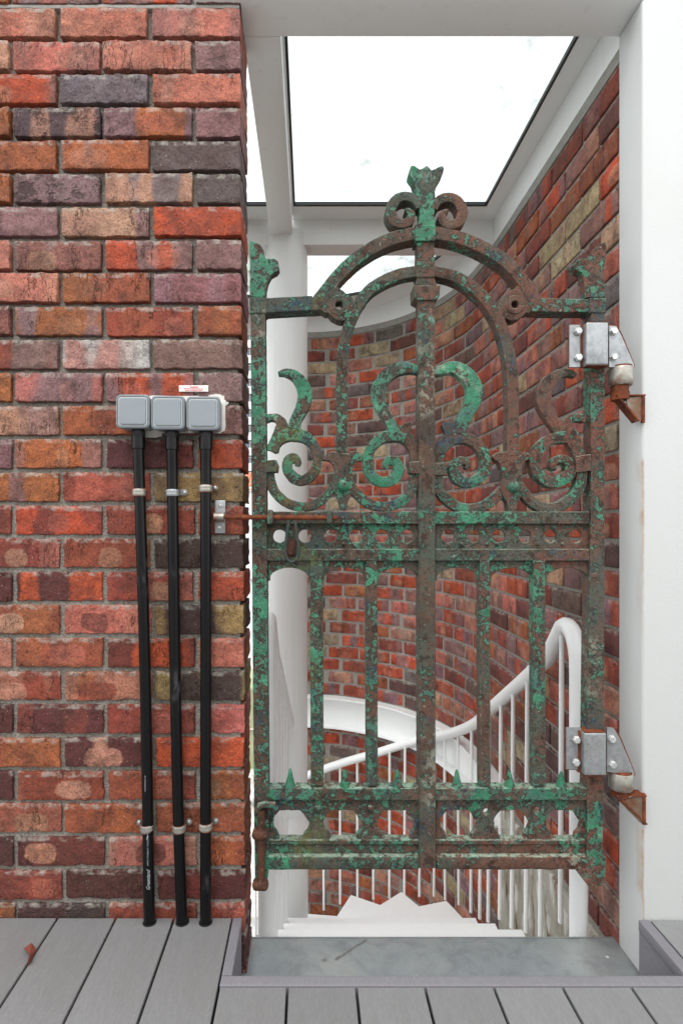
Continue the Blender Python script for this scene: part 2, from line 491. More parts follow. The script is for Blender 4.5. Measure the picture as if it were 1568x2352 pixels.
def mat_deck(name, base, wear=.35):
    t = NT(name)
    o = t.co.outputs['Object']
    g1 = t.noise(1.0, 5, vec=t.vmul(o, (420, 45, 200)), rough=.7)
    g2 = t.noise(1.0, 3, vec=t.vmul(o, (60, 3.5, 20)))
    n3 = t.noise(260, 2)
    n4 = t.noise(2.2, 4)
    inf = t.n('ShaderNodeObjectInfo')
    k = t.step(inf.outputs['Random'], 0, 1, .9, 1.1)
    c = t.mix(g1, tuple(q * .66 for q in base), tuple(q * 1.30 for q in base))
    c = t.mix(t.step(g2, .3, .7, 0, .2), c, tuple(q * .75 for q in base))
    c = t.mix(t.step(n3, .66, .74, 0, .45), c, (.40, .39, .38))
    c = t.mix(t.math('MULTIPLY', t.step(n4, .5, .7), .18), c, (.14, .125, .115))
    kk = t.n('ShaderNodeVectorMath', operation='SCALE'); t.l(c, kk.inputs[0]); t.l(k, kk.inputs['Scale'])
    h = t.math('ADD', g1, t.math('MULTIPLY', n3, .5))
    return t.fin(kk.outputs[0], .72, t.bump(h, .0012, .7), spec=.3)
M['deck'] = mat_deck('grey_composite_board', (.222, .222, .224))
M['deck_trim'] = mat_deck('grey_composite_trim', (.195, .188, .205))

t = NT('threshold_sheet_metal')
o = t.co.outputs['Object']
n1 = t.noise(5, 6, rough=.62); n2 = t.noise(14, 5, vec=t.vadd(o, (3, 1, 0)), rough=.65, dist=.6); n3 = t.noise(120, 4)
c = t.mix(t.step(n1, .35, .65), (.215, .245, .258), (.30, .325, .32))
c = t.mix(t.step(n2, .46, .64, 0, .5), c, (.14, .147, .153))
c = t.mix(t.step(t.noise(7, 4, vec=t.vadd(o, (8, 2, 0))), .58, .72, 0, .5), c, (.42, .40, .31))
c = t.mix(t.step(t.sep(o)[0], .72, .86, 0, .45), c, (.12, .12, .12))
c = t.mix(t.math('MULTIPLY', t.step(n3, .68, .72), .7), c, (.07, .06, .05))
c = t.mix(t.math('MULTIPLY', t.step(t.voro(14, 'F1'), .085, .07), t.step(t.noise(3, 1), .48, .52)), c, (.62, .63, .60))
def stroke(ax, ay, bx, by, w):
    import math as mm
    ln = mm.hypot(bx - ax, by - ay); ux, uy = (bx - ax) / ln, (by - ay) / ln
    S = t.sep(t.vadd(o, t.vmul(t.noise(60, 3, color=True), (.012, .012, 0))))
    px_ = t.math('SUBTRACT', S[0], ax + .006); py_ = t.math('SUBTRACT', S[1], ay + .006)
    al = t.math('ADD', t.math('MULTIPLY', px_, ux), t.math('MULTIPLY', py_, uy))
    ac = t.math('ABSOLUTE', t.math('SUBTRACT', t.math('MULTIPLY', px_, uy), t.math('MULTIPLY', py_, ux)))
    return t.math('MULTIPLY', t.math('MULTIPLY', t.step(ac, w, w * .5), t.step(al, 0, .006)), t.step(al, ln, ln - .01))
sk = t.math('MAXIMUM', stroke(.065, 1.502, .162, 1.58, .005), t.math('MAXIMUM', stroke(.030, 1.500, .050, 1.508, .007), stroke(-.036, 1.40, -.010, 1.452, .006)))
c = t.mix(t.math('MULTIPLY', sk, .8), c, (.12, .115, .11))
M['sheet'] = t.fin(c, t.step(n2, .3, .7, .28, .5), t.bump(n1, .002, .4), metal=.25)

t = NT('stained_concrete')
o = t.co.outputs['Object']
v = t.vmul(o, (3, 3, 1.0))
st = t.noise(6, 6, vec=v, rough=.65, dist=.4)
n2 = t.noise(70, 5)
c = t.mix(t.step(t.noise(5, 4), .35, .65), (.30, .285, .24), (.40, .385, .33))
c = t.mix(t.step(st, .50, .62, 0, .75), c, (.20, .13, .085))
c = t.mix(t.step(st, .60, .68, 0, .9), c, (.045, .03, .03))
c = t.mix(t.step(t.noise(9, 5, vec=t.vadd(v, (5, 5, 1))), .56, .64, 0, .8), c, (.60, .59, .56))
c = t.mix(t.math('MULTIPLY', t.step(n2, .65, .7), .5), c, (.07, .06, .05))
M['concrete'] = t.fin(c, .85, t.bump(n2, .002, .6), spec=.2)

t = NT('pale_mortar')
n2 = t.noise(120, 4)
c = t.mix(t.noise(9, 5), (.24, .225, .20), (.38, .36, .32))
c = t.mix(t.step(n2, .35, .6, .5, 0), c, (.16, .14, .12))
M['mortar_pale'] = t.fin(c, .95, t.bump(n2, .003, 1.0), spec=.1)

t = NT('pale_concrete_cap')
c = t.mix(t.noise(40, 5), (.22, .21, .19), (.42, .41, .38))
M['cap'] = t.fin(c, .95, t.bump(t.noise(70, 5), .004, 1.0), spec=.1)

t = NT('green_stained_render')
n = t.noise(.5, 5); n2 = t.noise(3, 5)
c = t.mix(t.step(n, .35, .7), (.27, .29, .17), (.40, .41, .29))
c = t.mix(t.step(n2, .6, .7, 0, .4), c, (.18, .17, .1))
M['green_wall'] = t.fin(c, .9, None, spec=.2)
M['far_white'] = mat_plain('far_white_render', (.72, .73, .73), .7, .3, .03, .6, .001, 0, .2)
M['far_cream'] = mat_plain('far_cream_render', (.55, .53, .48), .7, .3, .04, .6, .001, 0, .2)
M['far_glass'] = mat_plain('far_window_glass', (.10, .12, .16), .15, .6, .15, .9, .001, 0, .3)
M['terracotta'] = mat_plain('terracotta_tile', (.56, .22, .13), .7, .3, .12, 6, .002, 0, 1.0)
M['ground'] = mat_plain('city_ground', (.16, .16, .15), .9, .2, .12, .05, .01, 0, .01)
M['slab'] = mat_plain('dark_under_deck', (.03, .03, .03), .9, .2)  # near-black colour stands in for the shade below the deck

t = NT('skylight_glass')
t.t.nodes.remove(t.b)
tr = t.n('ShaderNodeBsdfTransparent'); gl = t.n('ShaderNodeBsdfGlossy'); gl.inputs['Roughness'].default_value = .02
tr.inputs['Color'].default_value = (.93, .96, .955, 1)
fr = t.n('ShaderNodeFresnel'); fr.inputs['IOR'].default_value = 1.45
sm = t.step(t.noise(5, 5, rough=.7), .58, .74, 0, .35)
mxs = t.n('ShaderNodeMixShader'); t.l(t.math('MULTIPLY', fr.outputs[0], .5), mxs.inputs[0]); t.l(tr.outputs[0], mxs.inputs[1]); t.l(gl.outputs[0], mxs.inputs[2])
df = t.n('ShaderNodeBsdfDiffuse'); df.inputs['Color'].default_value = (.6, .68, .68, 1)
mx2 = t.n('ShaderNodeMixShader'); t.l(sm, mx2.inputs[0]); t.l(mxs.outputs[0], mx2.inputs[1]); t.l(df.outputs[0], mx2.inputs[2])
t.l(mx2.outputs[0], t.out.inputs[0])
M['glass'] = t.m

# ------------------------------------------------------------------ ground and far surroundings
def P3(x, y, Y):
    """point at depth Y that the survey drawing (1568 x 2352 units, eye level at 1218) shows at x, y"""
    return Vector(((x - 712) * Y / FP, Y, 1 + (1218 - y) * Y / FP))
def PX(x, Y): return (x - 712) * Y / FP
def PZ(y, Y): return 1 + (1218 - y) * Y / FP

m = MB(); m.box(-1500, 1500, -1500, 1500, -31, -30)
tag(m.build('ground', M['ground']), kind='structure')

# apartment tower far behind
ab = tag(empty('apartment_building', (-22, 110, -30)), 'white apartment tower with bands of dark windows, seen through the gap left of the gate', 'building')
m = MB(); m.box(-34, -10.4, 110.6, 125, -30, 60)
m.build('wall', M['far_white'], ab).matrix_parent_inverse = Matrix.Translation((22, -110, 30))
def child(o, par):
    o.parent = par; o.matrix_parent_inverse = par.matrix_basis.inverted(); return o
def part(mb, name, mat, par, origin=(0, 0, 0)):
    o = mb.build(name, mat, None, origin); return child(o, par)
fl = 35.4 * 110 / FP
ztop = PZ(755, 110)
spand = None
for k in range(18):
    z1 = PZ(798, 110) + fl * (8 - k)
    m = MB(); m.box(-34.3, -10.1, 110.0, 110.55, z1, z1 + fl * .49)
    part(m, 'balcony_wall', M['far_white'], ab)
for k in range(11):
    z1 = PZ(798, 110) + fl * (1 - k)
    for j in range(6):
        x0 = -12.9 - j * 2.4 + (k % 3) * .05
        m = MB(); m.box(x0, x0 + 2.1, 110.56, 110.64, z1 - fl * .5, z1 - .02)
        w = part(m, 'window', M['far_glass'], ab)
        m = MB()
        for q in (.02, 1.02, 2.02): m.box(x0 + q - .02, x0 + q + .06, 110.46, 110.555, z1 - fl * .5, z1 - .02)
        m.box(x0, x0 + 2.1, 110.45, 110.50, z1 - fl * .14, z1 - fl * .10)
        child(m.build('window_frame', M['far_cream']), w)

# tiled roof of a house below the tower
hs_ = tag(empty('tiled_house', (-9, 60, -30)), 'small house with an orange pantile roof below the apartment tower', 'house')
m = MB(); m.box(-16, -5.95, 60.4, 70, -30, PZ(1126, 60) + .4)
part(m, 'wall', M['far_white'], hs_)
za, zb = PZ(1089, 66), PZ(1130, 60)
m = MB(); m.poly([(-16.3, 60, zb), (-5.8, 60, zb), (-5.8, 66, za), (-16.3, 66, za)], (0, 0, -.25))
rf = part(m, 'roof', M['terracotta'], hs_)
for r_ in range(9):
    for c_ in range(26):
        f0 = r_ / 9; f1 = (r_ + 1.15) / 9
        xx = -5.9 - c_ * .38
        p0 = Vector((xx, 60 + 6 * f0, zb + (za - zb) * f0 + .10)); p1 = Vector((xx, 60 + 6 * f1, zb + (za - zb) * f1 + .04))
        if c_ >= 6: continue
        m = MB(); m.sweep([p0, p1], .19, 8)
        child(m.build('roof_tile', M['terracotta'], fix=False), rf)

# white wall, then the green-stained building and its white terraces in front of them
m = MB(); m.box(-9, -2.9, 30, 30.4, -30, PZ(1128, 30)); m.box(-9.1, -2.8, 29.9, 30.5, PZ(1128, 30), PZ(1126, 30))
m.box(-9.1, -2.8, 29.8, 30, PZ(1329, 30), PZ(1325, 30))
tag(m.build('rooftop_wall', M['far_white']), 'plain white rooftop wall between the orange tiled roof and the green-stained wall', 'wall')
gw = tag(empty('stained_building', (-3, 14, -30)), 'low building with a green-stained wall and white terraces, in the gap left of the gate', 'building')
m = MB(); m.box(-5, -1.2, 14, 16, PZ(1771, 14), PZ(1582, 14)); part(m, 'wall', M['green_wall'], gw)
m = MB(); m.box(-5, -1.2, 13.95, 14.0 - .004, PZ(1675, 14) , PZ(1673, 14)); part(m, 'groove_strip', M['far_cream'], gw)
for k, yy in enumerate((1782, 1905, 1968, 2031, 2095)):
    Y_ = 13.6 - k * .9
    m = MB(); m.box(-5, -.9, Y_, Y_ + 2, PZ(yy + 52, Y_), PZ(yy + 8, Y_)); part(m, 'terrace_wall', M['far_white'], gw)
    m = MB(); m.box(-5, -.9, Y_ - .12, Y_ + 2, PZ(yy + 8, Y_) + .002, PZ(yy, Y_)); part(m, 'terrace_slab', M['far_cream'], gw)
    for j in range(14):
        m = MB(); m.lathe((-1.0 - j * .11, Y_ - .03, PZ(yy, Y_) + .002), (0, 0, 1), [(0, .035), (.02, .02), (.06, .042), (.11, .02), (.13, .035)], 8)
        part(m, 'balustrade_post', M['far_white'], gw)

# unseen wall added behind the camera to block low sky light
m = MB(); m.box(-4.5, 4.5, -2.95, -2.7, -.2, 1.75); m.box(-4.55, 4.55, -3.0, -2.65, 1.75, 1.82)
tag(m.build('wall', M['far_cream']), kind='structure')

# ------------------------------------------------------------------ deck
deck = tag(empty('deck', (0, 0, 0)), 'grey composite deck boards with dark gaps in the foreground', kind='structure')
PITCH = .1503; G0 = -.0494
def board(x0, x1, y1, sd):
    m = MB(); m.rbox(x0, x1, -2.4, y1, -.024, 0, .0022, (3, 12, 1), .0003, sd, 4)
    return child(m.build('plank', M['deck'], None, ((x0 + x1) / 2, y1, -.012)), deck)
gx = [G0 + PITCH * i for i in range(-14, 7)]
for i, x in enumerate(gx[:-1]):
    x0, x1 = x + .003, gx[i + 1] - .003
    if x1 < -.19: y1 = 1.449
    else: y1 = 1.2295
    if i == 13: x1 = min(x1, x1)
    board(x0, x1, y1, i)
for i in range(5):
    x0 = .873 + i * PITCH
    board(x0, x0 + .1443, 1.441, 40 + i)
for (x0, x1, y0, y1) in ((-.1985, -.1755, 1.2625, 1.449), (-.1985, .8705, 1.2325, 1.2605), (.8405, .8675, 1.2625, 1.441)):
    m = MB(); m.rbox(x0, x1, y0, y1, -.028, .001, .002, (4, 4, 1), .0003, 3, 9)
    child(m.build('edge_trim', M['deck_trim'], None, (x0, y0, 0)), deck)
for (x0, x1, y0, y1) in ((-.1875, -.1765, 1.2625, 1.447), (.8415, .8535, 1.2625, 1.4385), (-.176, .841, 1.2335, 1.2445)):
    m = MB(); m.box(x0, x1, y0, y1, -.149, -.0285)
    child(m.build('fascia_board', M['deck_trim']), deck)
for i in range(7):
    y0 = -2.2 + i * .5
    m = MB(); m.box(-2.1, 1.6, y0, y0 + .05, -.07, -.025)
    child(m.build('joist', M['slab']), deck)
m = MB(); m.box(-2.3, 1.7, -2.5, 1.4, -.20, -.165); m.box(-2.3, -.22, 1.4, 1.7, -.20, -.165)  # dark floor put under the boards for the shade in their gaps
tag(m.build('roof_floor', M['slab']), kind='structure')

# threshold
th = tag(empty('metal_threshold', (.34, 1.41, -.15)), 'blotched grey sheet metal threshold sunk below the gate', 'threshold')
m = MB()
N1, N2 = 40, 12
vs = []
for j in range(N2 + 1):
    for i in range(N1 + 1):
        x = -.178 + 1.075 * i / N1; y = 1.245 + (1.583 - 1.245) * j / N2
        vs.append((x, y, -.15 + noise.noise(Vector((x * 6, y * 6, 0))) * .0025))
fs = [(j * (N1 + 1) + i, j * (N1 + 1) + i + 1, (j + 1) * (N1 + 1) + i + 1, (j + 1) * (N1 + 1) + i) for j in range(N2) for i in range(N1)]
m.add(vs, fs, True)
child(m.build('sheet', M['sheet'], fix=False), th)
m = MB(); m.box(-.178, .897, 1.5835, 1.587, -.21, -.1485)
child(m.build('turned_down_edge', M['sheet']), th)
m = MB(); m.box(-.178, .9, 1.50, 1.58, -.35, -.1545)
child(m.build('supporting_ledge', M['concrete']), th)

# red leaf wedged in the gap
yl = 1.30
m = MB()
a = P3(63, 2222, 1.286); b = P3(80, 2185, 1.333)
lp = [Vector((a.x - .002, 1.288, .002)), Vector((a.x + .004, 1.291, .010)), Vector((b.x + .004, 1.335, .004)), Vector((b.x - .012, 1.343, .014)), Vector((b.x - .024, 1.330, .010)), Vector((a.x - .006, 1.310, .012))]
m.poly(lp, (.0004, 0, -.0012))
tag(m.build('fallen_leaf', M['leaf']), 'small curled dark red leaf wedged in the gap between two deck boards', 'leaf')

# ------------------------------------------------------------------ brick tones (linear)
T = dict(
    R=(.52, .090, .038), S=(.56, .175, .125), M=(.270, .150, .148), G=(.125, .100, .097), B=(.30, .070, .045),
    D=(.115, .036, .034), Y=(.34, .235, .105), K=(.085, .065, .065), W=(.52, .46, .42), O=(.40, .125, .050),
    P=(.235, .18, .185), T=(.52, .26, .175), V=(.070, .046, .042), X=(.165, .150, .152))
def tones(o, code, seed):
    """code: main, band, patch letters, then digits for band, patch and pit amount (0-9)"""
    a, b, c = code[0], code[1], code[2]
    j = lambda q: tuple(max(.01, v * (1 + rnd.uniform(-.09, .09))) for v in q)
    ta, tb, tc_ = j(T[a]), j(T[b]), j(T[c])
    st = (min(1, int(code[3]) / 9 * 1.25), int(code[4]) / 9 * .9, int(code[5]) / 9)
    if o is not None:
        o['tone_a'] = list(ta); o['tone_b'] = list(tb); o['tone_c'] = list(tc_)
        o['seed'] = float(seed % 97) * 1.37; o['style'] = list(st)
    return ta, tb, tc_, st

# ------------------------------------------------------------------ brick pillar
YP = 1.455
pil = tag(empty('brick_pillar', (-.7, 1.53, 0)), 'big pillar of mottled red and purple bricks filling the left of the view', 'brick pillar')
SP = 1290 / YP
BH, DEP = .0738, .160
variants = {}
def brick_variant(Lw, D, H, v, nx, ny, nz, amp, r):
    key = (round(Lw, 3), round(D, 3), round(H, 3), v)
    if key not in variants:
        mb = MB(); mb.rbox(-Lw / 2, Lw / 2, -D / 2, D / 2, -H / 2, H / 2, r, (nx, ny, nz), amp, v * 1.7 + Lw, 55)
        me = bpy.data.meshes.new('brick')
        me.from_pydata([tuple(q) for q in mb.v], [], mb.f)
        me.polygons.foreach_set('use_smooth', mb.sm)
        me.materials.append(M['brick'])
        variants[key] = me
    return variants[key]
ROWS = [
 ['STT430','STT320','SMT430'], ['TSS010','SXT340','STR320','MMM003'], ['RMT640','XPM303','STM510'], ['OBB002','KTB419','MOS830','MMM002'],
 ['OOT003','OPT630','GGG001'], ['OOT003','MKX317','TPT740','GGG001'], ['MMM101','TMT760','RBR400'], ['STT310','MBT453','RMS840','MMM001'],
 ['STT550','OBT420','MBM202'], ['BMB303','OPT620','BOS361','OBR401'], ['MBR700','WST500','MMM001'], ['OOR002','MST530','RMS850','MMM002'],
 ['TMT640','OBO401','MBM102'], ['MDM202','OMT530','DBM301','RBR300'], ['OMX602','BSS250','YVY400'], ['BDB301','RDS540','BST080','BDB301'],
 ['BTT280','OBT760','VVG101'], ['DDR101','RDR700','BTT280','RBR400'], ['OBT490','STD270','VYY800'], ['TBT370','OBS350','RDB600','SBT360'],
 ['BTT370','OTB490','VYV701'], ['DBD201','DBO401','BSS240','STB350'], ['OBO302','DTT790','RBR100'], ['DKD203','BTT190','BOS340','OBT370'],
 ['BST350','OBR301','OBO301'], ['DVD203','DBT280','STD680','OBR400'], ['BDS240','DDB001','DBV401'], ['OVB301','VDV302','BBD201','BSB201'],
 ['DBD301','DDB201','DVD301'], ['DVD203','DBT280','BBD201','DBD101']]
cnt = 0
for k in range(-3, 30):
    yb = 82.6 + 76.28 * k
    z0 = PZ(yb, YP)
    zc = z0 + BH / 2
    shear = (2.37 - zc) * .0062
    even = (k % 2 == 0)
    edges = [550 - 207 * 4 - 210, 133 - 210 * 2, 133 - 210, 133, 343, 550] if even else [24 - 208 * 3, 24 - 208 * 2, 24 - 208, 24, 232, 443, 550]
    row = ROWS[k % len(ROWS)] if k >= 0 else ROWS[k + 12]
    cells = list(zip(edges[:-1], edges[1:]))
    nvis = 3 if even else 4
    for ci, (e0, e1) in enumerate(cells):
        gap = .0128
        x0 = (e0 - 712) / SP + gap / 2 + shear; x1 = (e1 - 712) / SP - gap / 2 + shear
        if e1 == 550: x1 += gap / 2
        x0 += rnd.uniform(-.0015, .0015) ; x1 += rnd.uniform(-.002, .002)
        Lw = round(x1 - x0, 2 if False else 3)
        vi = rnd.randrange(7)
        me = brick_variant(round(Lw, 2), DEP, BH, vi, 26 if Lw > .15 else 13, 4, 8, .0030, .0022)
        o = bpy.data.objects.new('brick', me)
        link(o)
        o.scale = (Lw / round(Lw, 2), 1, 1)
        o.location = ((x0 + x1) / 2, YP + DEP / 2 + rnd.uniform(-.0025, .0025), zc + rnd.uniform(-.001, .001))
        o.rotation_euler = (rnd.uniform(-.012, .012), rnd.uniform(-.006, .006), rnd.uniform(-.008, .008))
        if rnd.random() < .5: o.rotation_euler[2] += math.pi
        child(o, pil)
        ii = ci - (len(cells) - nvis)
        code = row[ii] if ii >= 0 else rnd.choice(row)
        cnt += 1
        tones(o, code, cnt * 13 + 5)
# mortar body: recessed behind the faces, uneven
m = MB()
NX_, NZ_ = 90, 170
zlo, zhi = PZ(82.6 + 76.28 * 29.9, YP), PZ(82.6 - 76.28 * 3.6, YP)
def mort(x, z, d): return d + noise.noise(Vector((x * 40, z * 40, 3))) * .0016 + noise.noise(Vector((x * 11, z * 11, 1))) * .001
vs = []
for j in range(NZ_ + 1):
    z = zlo + (zhi - zlo) * j / NZ_
    sh = (2.37 - z) * .0062
    for i in range(NX_ + 1):
        x = -1.05 + (-.1925 + sh + 1.05) * i / NX_
        vs.append((x, mort(x, z, YP + .0088 + .0105 * min(1, max(0, (z - .95) / .6))), z))
fs = [(j * (NX_ + 1) + i, j * (NX_ + 1) + i + 1, (j + 1) * (NX_ + 1) + i + 1, (j + 1) * (NX_ + 1) + i) for j in range(NZ_) for i in range(NX_)]
m.add(vs, fs, True)
vs = []
for j in range(NZ_ + 1):
    z = zlo + (zhi - zlo) * j / NZ_
    sh = (2.37 - z) * .0062
    for i in range(15):
        y = YP + .0095 + (DEP - .019) * i / 14
        vs.append((-.1925 + sh + noise.noise(Vector((y * 40, z * 40, 3))) * .0016, y, z))
fs = [(j * 15 + i, j * 15 + i + 1, (j + 1) * 15 + i + 1, (j + 1) * 15 + i) for j in range(NZ_) for i in range(14)]
m.add(vs, fs, True)
m.box(-1.06, -.19, YP + DEP - .012, YP + DEP - .008, zlo, zhi)
child(m.build('mortar', M['mortar'], fix=False), pil)
m = MB(); m.rbox(-1.05, -.1835, YP + .004, YP + DEP - .01, PZ(15, YP), PZ(6.5, YP) , .002, (40, 3, 1), .0012, 4, 30)
child(m.build('mortar_band', M['cap']), pil)

# ------------------------------------------------------------------ curved brick wall
cw = tag(empty('curved_brick_wall', (.855, 2.6, -.3)), 'curved brick wall of the stairwell sweeping round behind the gate', 'brick wall')
path = catmull([(.856, 1.555), (.856, 1.9), (.856, 2.2), (.855, 2.45), (.852, 2.68), (.836, 2.92), (.797, 3.10), (.735, 3.27), (.643, 3.425), (.511, 3.575), (.340, 3.69), (.170, 3.765), (-.024, 3.795), (-.16, 3.79), (-.30, 3.77)], 12)
path = np.array(path)
seg = np.linalg.norm(np.diff(path, axis=0), axis=1)
acc = np.concatenate([[0], np.cumsum(seg)])
LT = acc[-1]
def on_path(s_, off=0.0):
    """point at arc length s_, moved off metres into the well; tangent"""
    s_ = max(0, min(LT - 1e-6, s_))
    x = np.interp(s_, acc, path[:, 0]); y = np.interp(s_, acc, path[:, 1])
    x2 = np.interp(min(LT, s_ + .02), acc, path[:, 0]); y2 = np.interp(min(LT, s_ + .02), acc, path[:, 1])
    x1 = np.interp(max(0, s_ - .02), acc, path[:, 0]); y1 = np.interp(max(0, s_ - .02), acc, path[:, 1])
    t_ = Vector((x2 - x1, y2 - y1, 0)).normalized()
    nrm = Vector((-t_.y, t_.x, 0))             # points into the well
    return Vector((x, y, 0)) + nrm * off, t_, nrm
BP, RP, RH = .2235, .0830, .0715
nb = int(LT / BP) + 1
T['Y'] = (.47, .37, .23); T['G'] = (.19, .15, .14); T['V'] = (.15, .095, .08); T['D'] = (.19, .07, .06)
CODES = ['RMT640', 'SPT540', 'MMB201', 'OBT530', 'RBS560', 'BMT430', 'DBM302', 'GGM101', 'YTY302', 'YYT202', 'RMS850', 'BDR401', 'STM650', 'MBR740', 'OMT640', 'VDV201', 'RRT250', 'BST360', 'SMR720', 'MRM602', 'TMS540']
cand = []
for k in range(47):
    zt = 2.294 - RP * k
    for i in range(-1, nb + 1):
        s0 = i * BP + (BP / 2 if k % 2 else 0) + (k * 37 % 5) * .004; s1 = s0 + BP - .010
        s0 = max(s0, 0); s1 = min(s1, LT)
        if s1 - s0 < .03: continue
        sm = (s0 + s1) / 2
        p, t_, nr = on_path(sm)
        # behind the concrete plinth nothing is laid
        if zt < -.16 and p.y < 2.53: continue
        f = FP / p.y
        x0 = FP * on_path(s0)[0].x / on_path(s0)[0].y; x1 = FP * on_path(s1)[0].x / on_path(s1)[0].y
        area = abs(x1 - x0) * RH * f
        yy = 1218 - (zt - 1) * f
        if (x0 + x1) / 2 + 712 < 700 or yy > 2160: area *= .02
        if 0 <= zt <= 0: pass
        cand.append((area, k, s0, s1, zt))
cand.sort(reverse=True)
rest = MB(); rest_attr = []
rr = random.Random(11)
for n_, (area, k, s0, s1, zt) in enumerate(cand):
    sm = (s0 + s1) / 2; Lb = s1 - s0
    p, t_, nr = on_path(sm, rr.uniform(-.002, .002))
    ang = math.atan2(t_.y, t_.x)
    code = rr.choice(CODES); lift = rr.uniform(.95, 1.30)
    zc = zt - RH / 2
    sag = 0.0
    if n_ < 298:
        vi = rr.randrange(5)
        Lr = round(Lb * 50) / 50
        me = brick_variant(Lr, .10, RH, 20 + vi, 4, 1, 2, .0012, .004)
        o = bpy.data.objects.new('brick', me); link(o)
        o.scale = (Lb / Lr, 1, 1)
        o.location = Vector((p.x, p.y, zc)) - nr * .05
        o.rotation_euler = (0, rr.uniform(-.004, .004), ang + math.pi)
        child(o, cw)
        tones(o, code, n_ * 7 + 3)
        for kk in ('tone_a', 'tone_b', 'tone_c'): o[kk] = [min(.8, q * lift) for q in o[kk]]
    else:
        ta, tb, tc_, st = tones(None, code, 0)
        ta, tb, tc_ = [tuple(min(.8, q * lift) for q in w_) for w_ in (ta, tb, tc_)]
        b0 = len(rest.v)
        mb = MB(); mb.rbox(-Lb / 2, Lb / 2, -.05, .05, -RH / 2, RH / 2, .004, (2, 1, 1), 0, 0, 1, True, 1)
        rot = Matrix.Rotation(ang + math.pi, 3, 'Z'); c0 = Vector((p.x, p.y, zc)) - nr * .05
        rest.add([rot @ Vector(q) + c0 for q in mb.v], mb.f, True)
        for q in mb.v: rest_attr.append((tuple(q), ta, tb, tc_, st, (n_ * 7 % 97) * 1.37))
ro = rest.build('brick_rest', M['brick_mass'], fix=False)
ro['kind'] = 'stuff'
child(ro, cw)
me = ro.data
def addattr(nm, typ, key, data):
    a_ = me.attributes.new(nm, typ, 'POINT'); a_.data.foreach_set(key, np.array(data, dtype=np.float32).ravel())
addattr('bpos', 'FLOAT_VECTOR', 'vector', [q[0] for q in rest_attr])
addattr('tone_a', 'FLOAT_COLOR', 'color', [(*q[1], 1) for q in rest_attr])
addattr('tone_b', 'FLOAT_COLOR', 'color', [(*q[2], 1) for q in rest_attr])
addattr('tone_c', 'FLOAT_COLOR', 'color', [(*q[3], 1) for q in rest_attr])
addattr('style', 'FLOAT_VECTOR', 'vector', [q[4] for q in rest_attr])
addattr('seed', 'FLOAT', 'value', [q[5] for q in rest_attr])
# mortar sheet behind, solid shell
def ribbon_wall(mb, off0, off1, z0, z1, s_a=0, s_b=None, n=120):
    s_b = LT if s_b is None else s_b
    prof = []
    for i in range(n + 1):
        s_ = s_a + (s_b - s_a) * i / n
        a_, t_, nr = on_path(s_, off0); b_, _, _ = on_path(s_, off1)
        prof.append((a_, b_))
    vs = []
    for a_, b_ in prof:
        vs += [(a_.x, a_.y, z0), (a_.x, a_.y, z1), (b_.x, b_.y, z1), (b_.x, b_.y, z0)]
    fs = []
    for i in range(n):
        for q in range(4):
            q2 = (q + 1) % 4
            fs.append((i * 4 + q, i * 4 + q2, (i + 1) * 4 + q2, (i + 1) * 4 + q))
    fs.append((0, 1, 2, 3)); fs.append((n * 4 + 3, n * 4 + 2, n * 4 + 1, n * 4))
    mb.add(vs, fs, False)
m = MB(); ribbon_wall(m, -.0075, -.112, -1.75, 2.336)
child(m.build('mortar', M['mortar_pale']), cw)
m = MB(); ribbon_wall(m, -.001, -.10, 2.300, 2.337)
child(m.build('mortar_cap', M['cap']), cw)
# concrete plinth under the straight part
m = MB(); m.rbox(.8475, .96, 1.563, 2.527, -1.7, -.215, .006, (1, 12, 12), .002, 5, 8)
child(m.build('concrete_plinth', M['concrete']), cw)
ring = tag(empty('curved_channel_beam', (.8, 3.2, .8)), 'white curved steel channel running round the brick wall below deck level', 'steel beam')
s_end = float(np.interp(2.475, path[:60, 1], acc[:60]))
m = MB(); ribbon_wall(m, .004, -.01, -.31, -.11, s_end)
child(m.build('web', M['white_stair']), ring)
m = MB(); ribbon_wall(m, .060, .0045, -.120, -.110, s_end)
child(m.build('top_flange', M['white_stair']), ring)
m = MB(); ribbon_wall(m, .060, .0045, -.312, -.302, s_end)
child(m.build('bottom_flange', M['white_stair']), ring)

# ------------------------------------------------------------------ white steel frame and glass roof
fr_ = tag(empty('glass_roof', (.3, 2.5, 2.4)), 'white steel glass roof with black seals over the stairwell', 'glass roof')
m = MB(); m.rbox(-.30, .960, 1.4446, 1.558, 2.368, 2.62, .004, (1, 1, 1), 0, 0, 1, True, 2)
part(m, 'front_beam', M['white'], fr_)
m = MB(); m.rbox(-.184, -.082, 1.5585, 2.600, 2.367, 2.4697, .003, (1, 1, 1), 0, 0, 1, True, 2)
part(m, 'long_beam', M['white'], fr_)
m = MB(); m.rbox(-1.25, .958, 2.631, 2.739, 2.338, 2.4697, .003, (1, 1, 1), 0, 0, 1, True, 2)
part(m, 'cross_beam', M['white'], fr_)
m = MB(); m.rbox(-1.25, -1.14, 1.62, 2.63, 2.367, 2.4697, .003)
part(m, 'side_beam', M['white'], fr_)
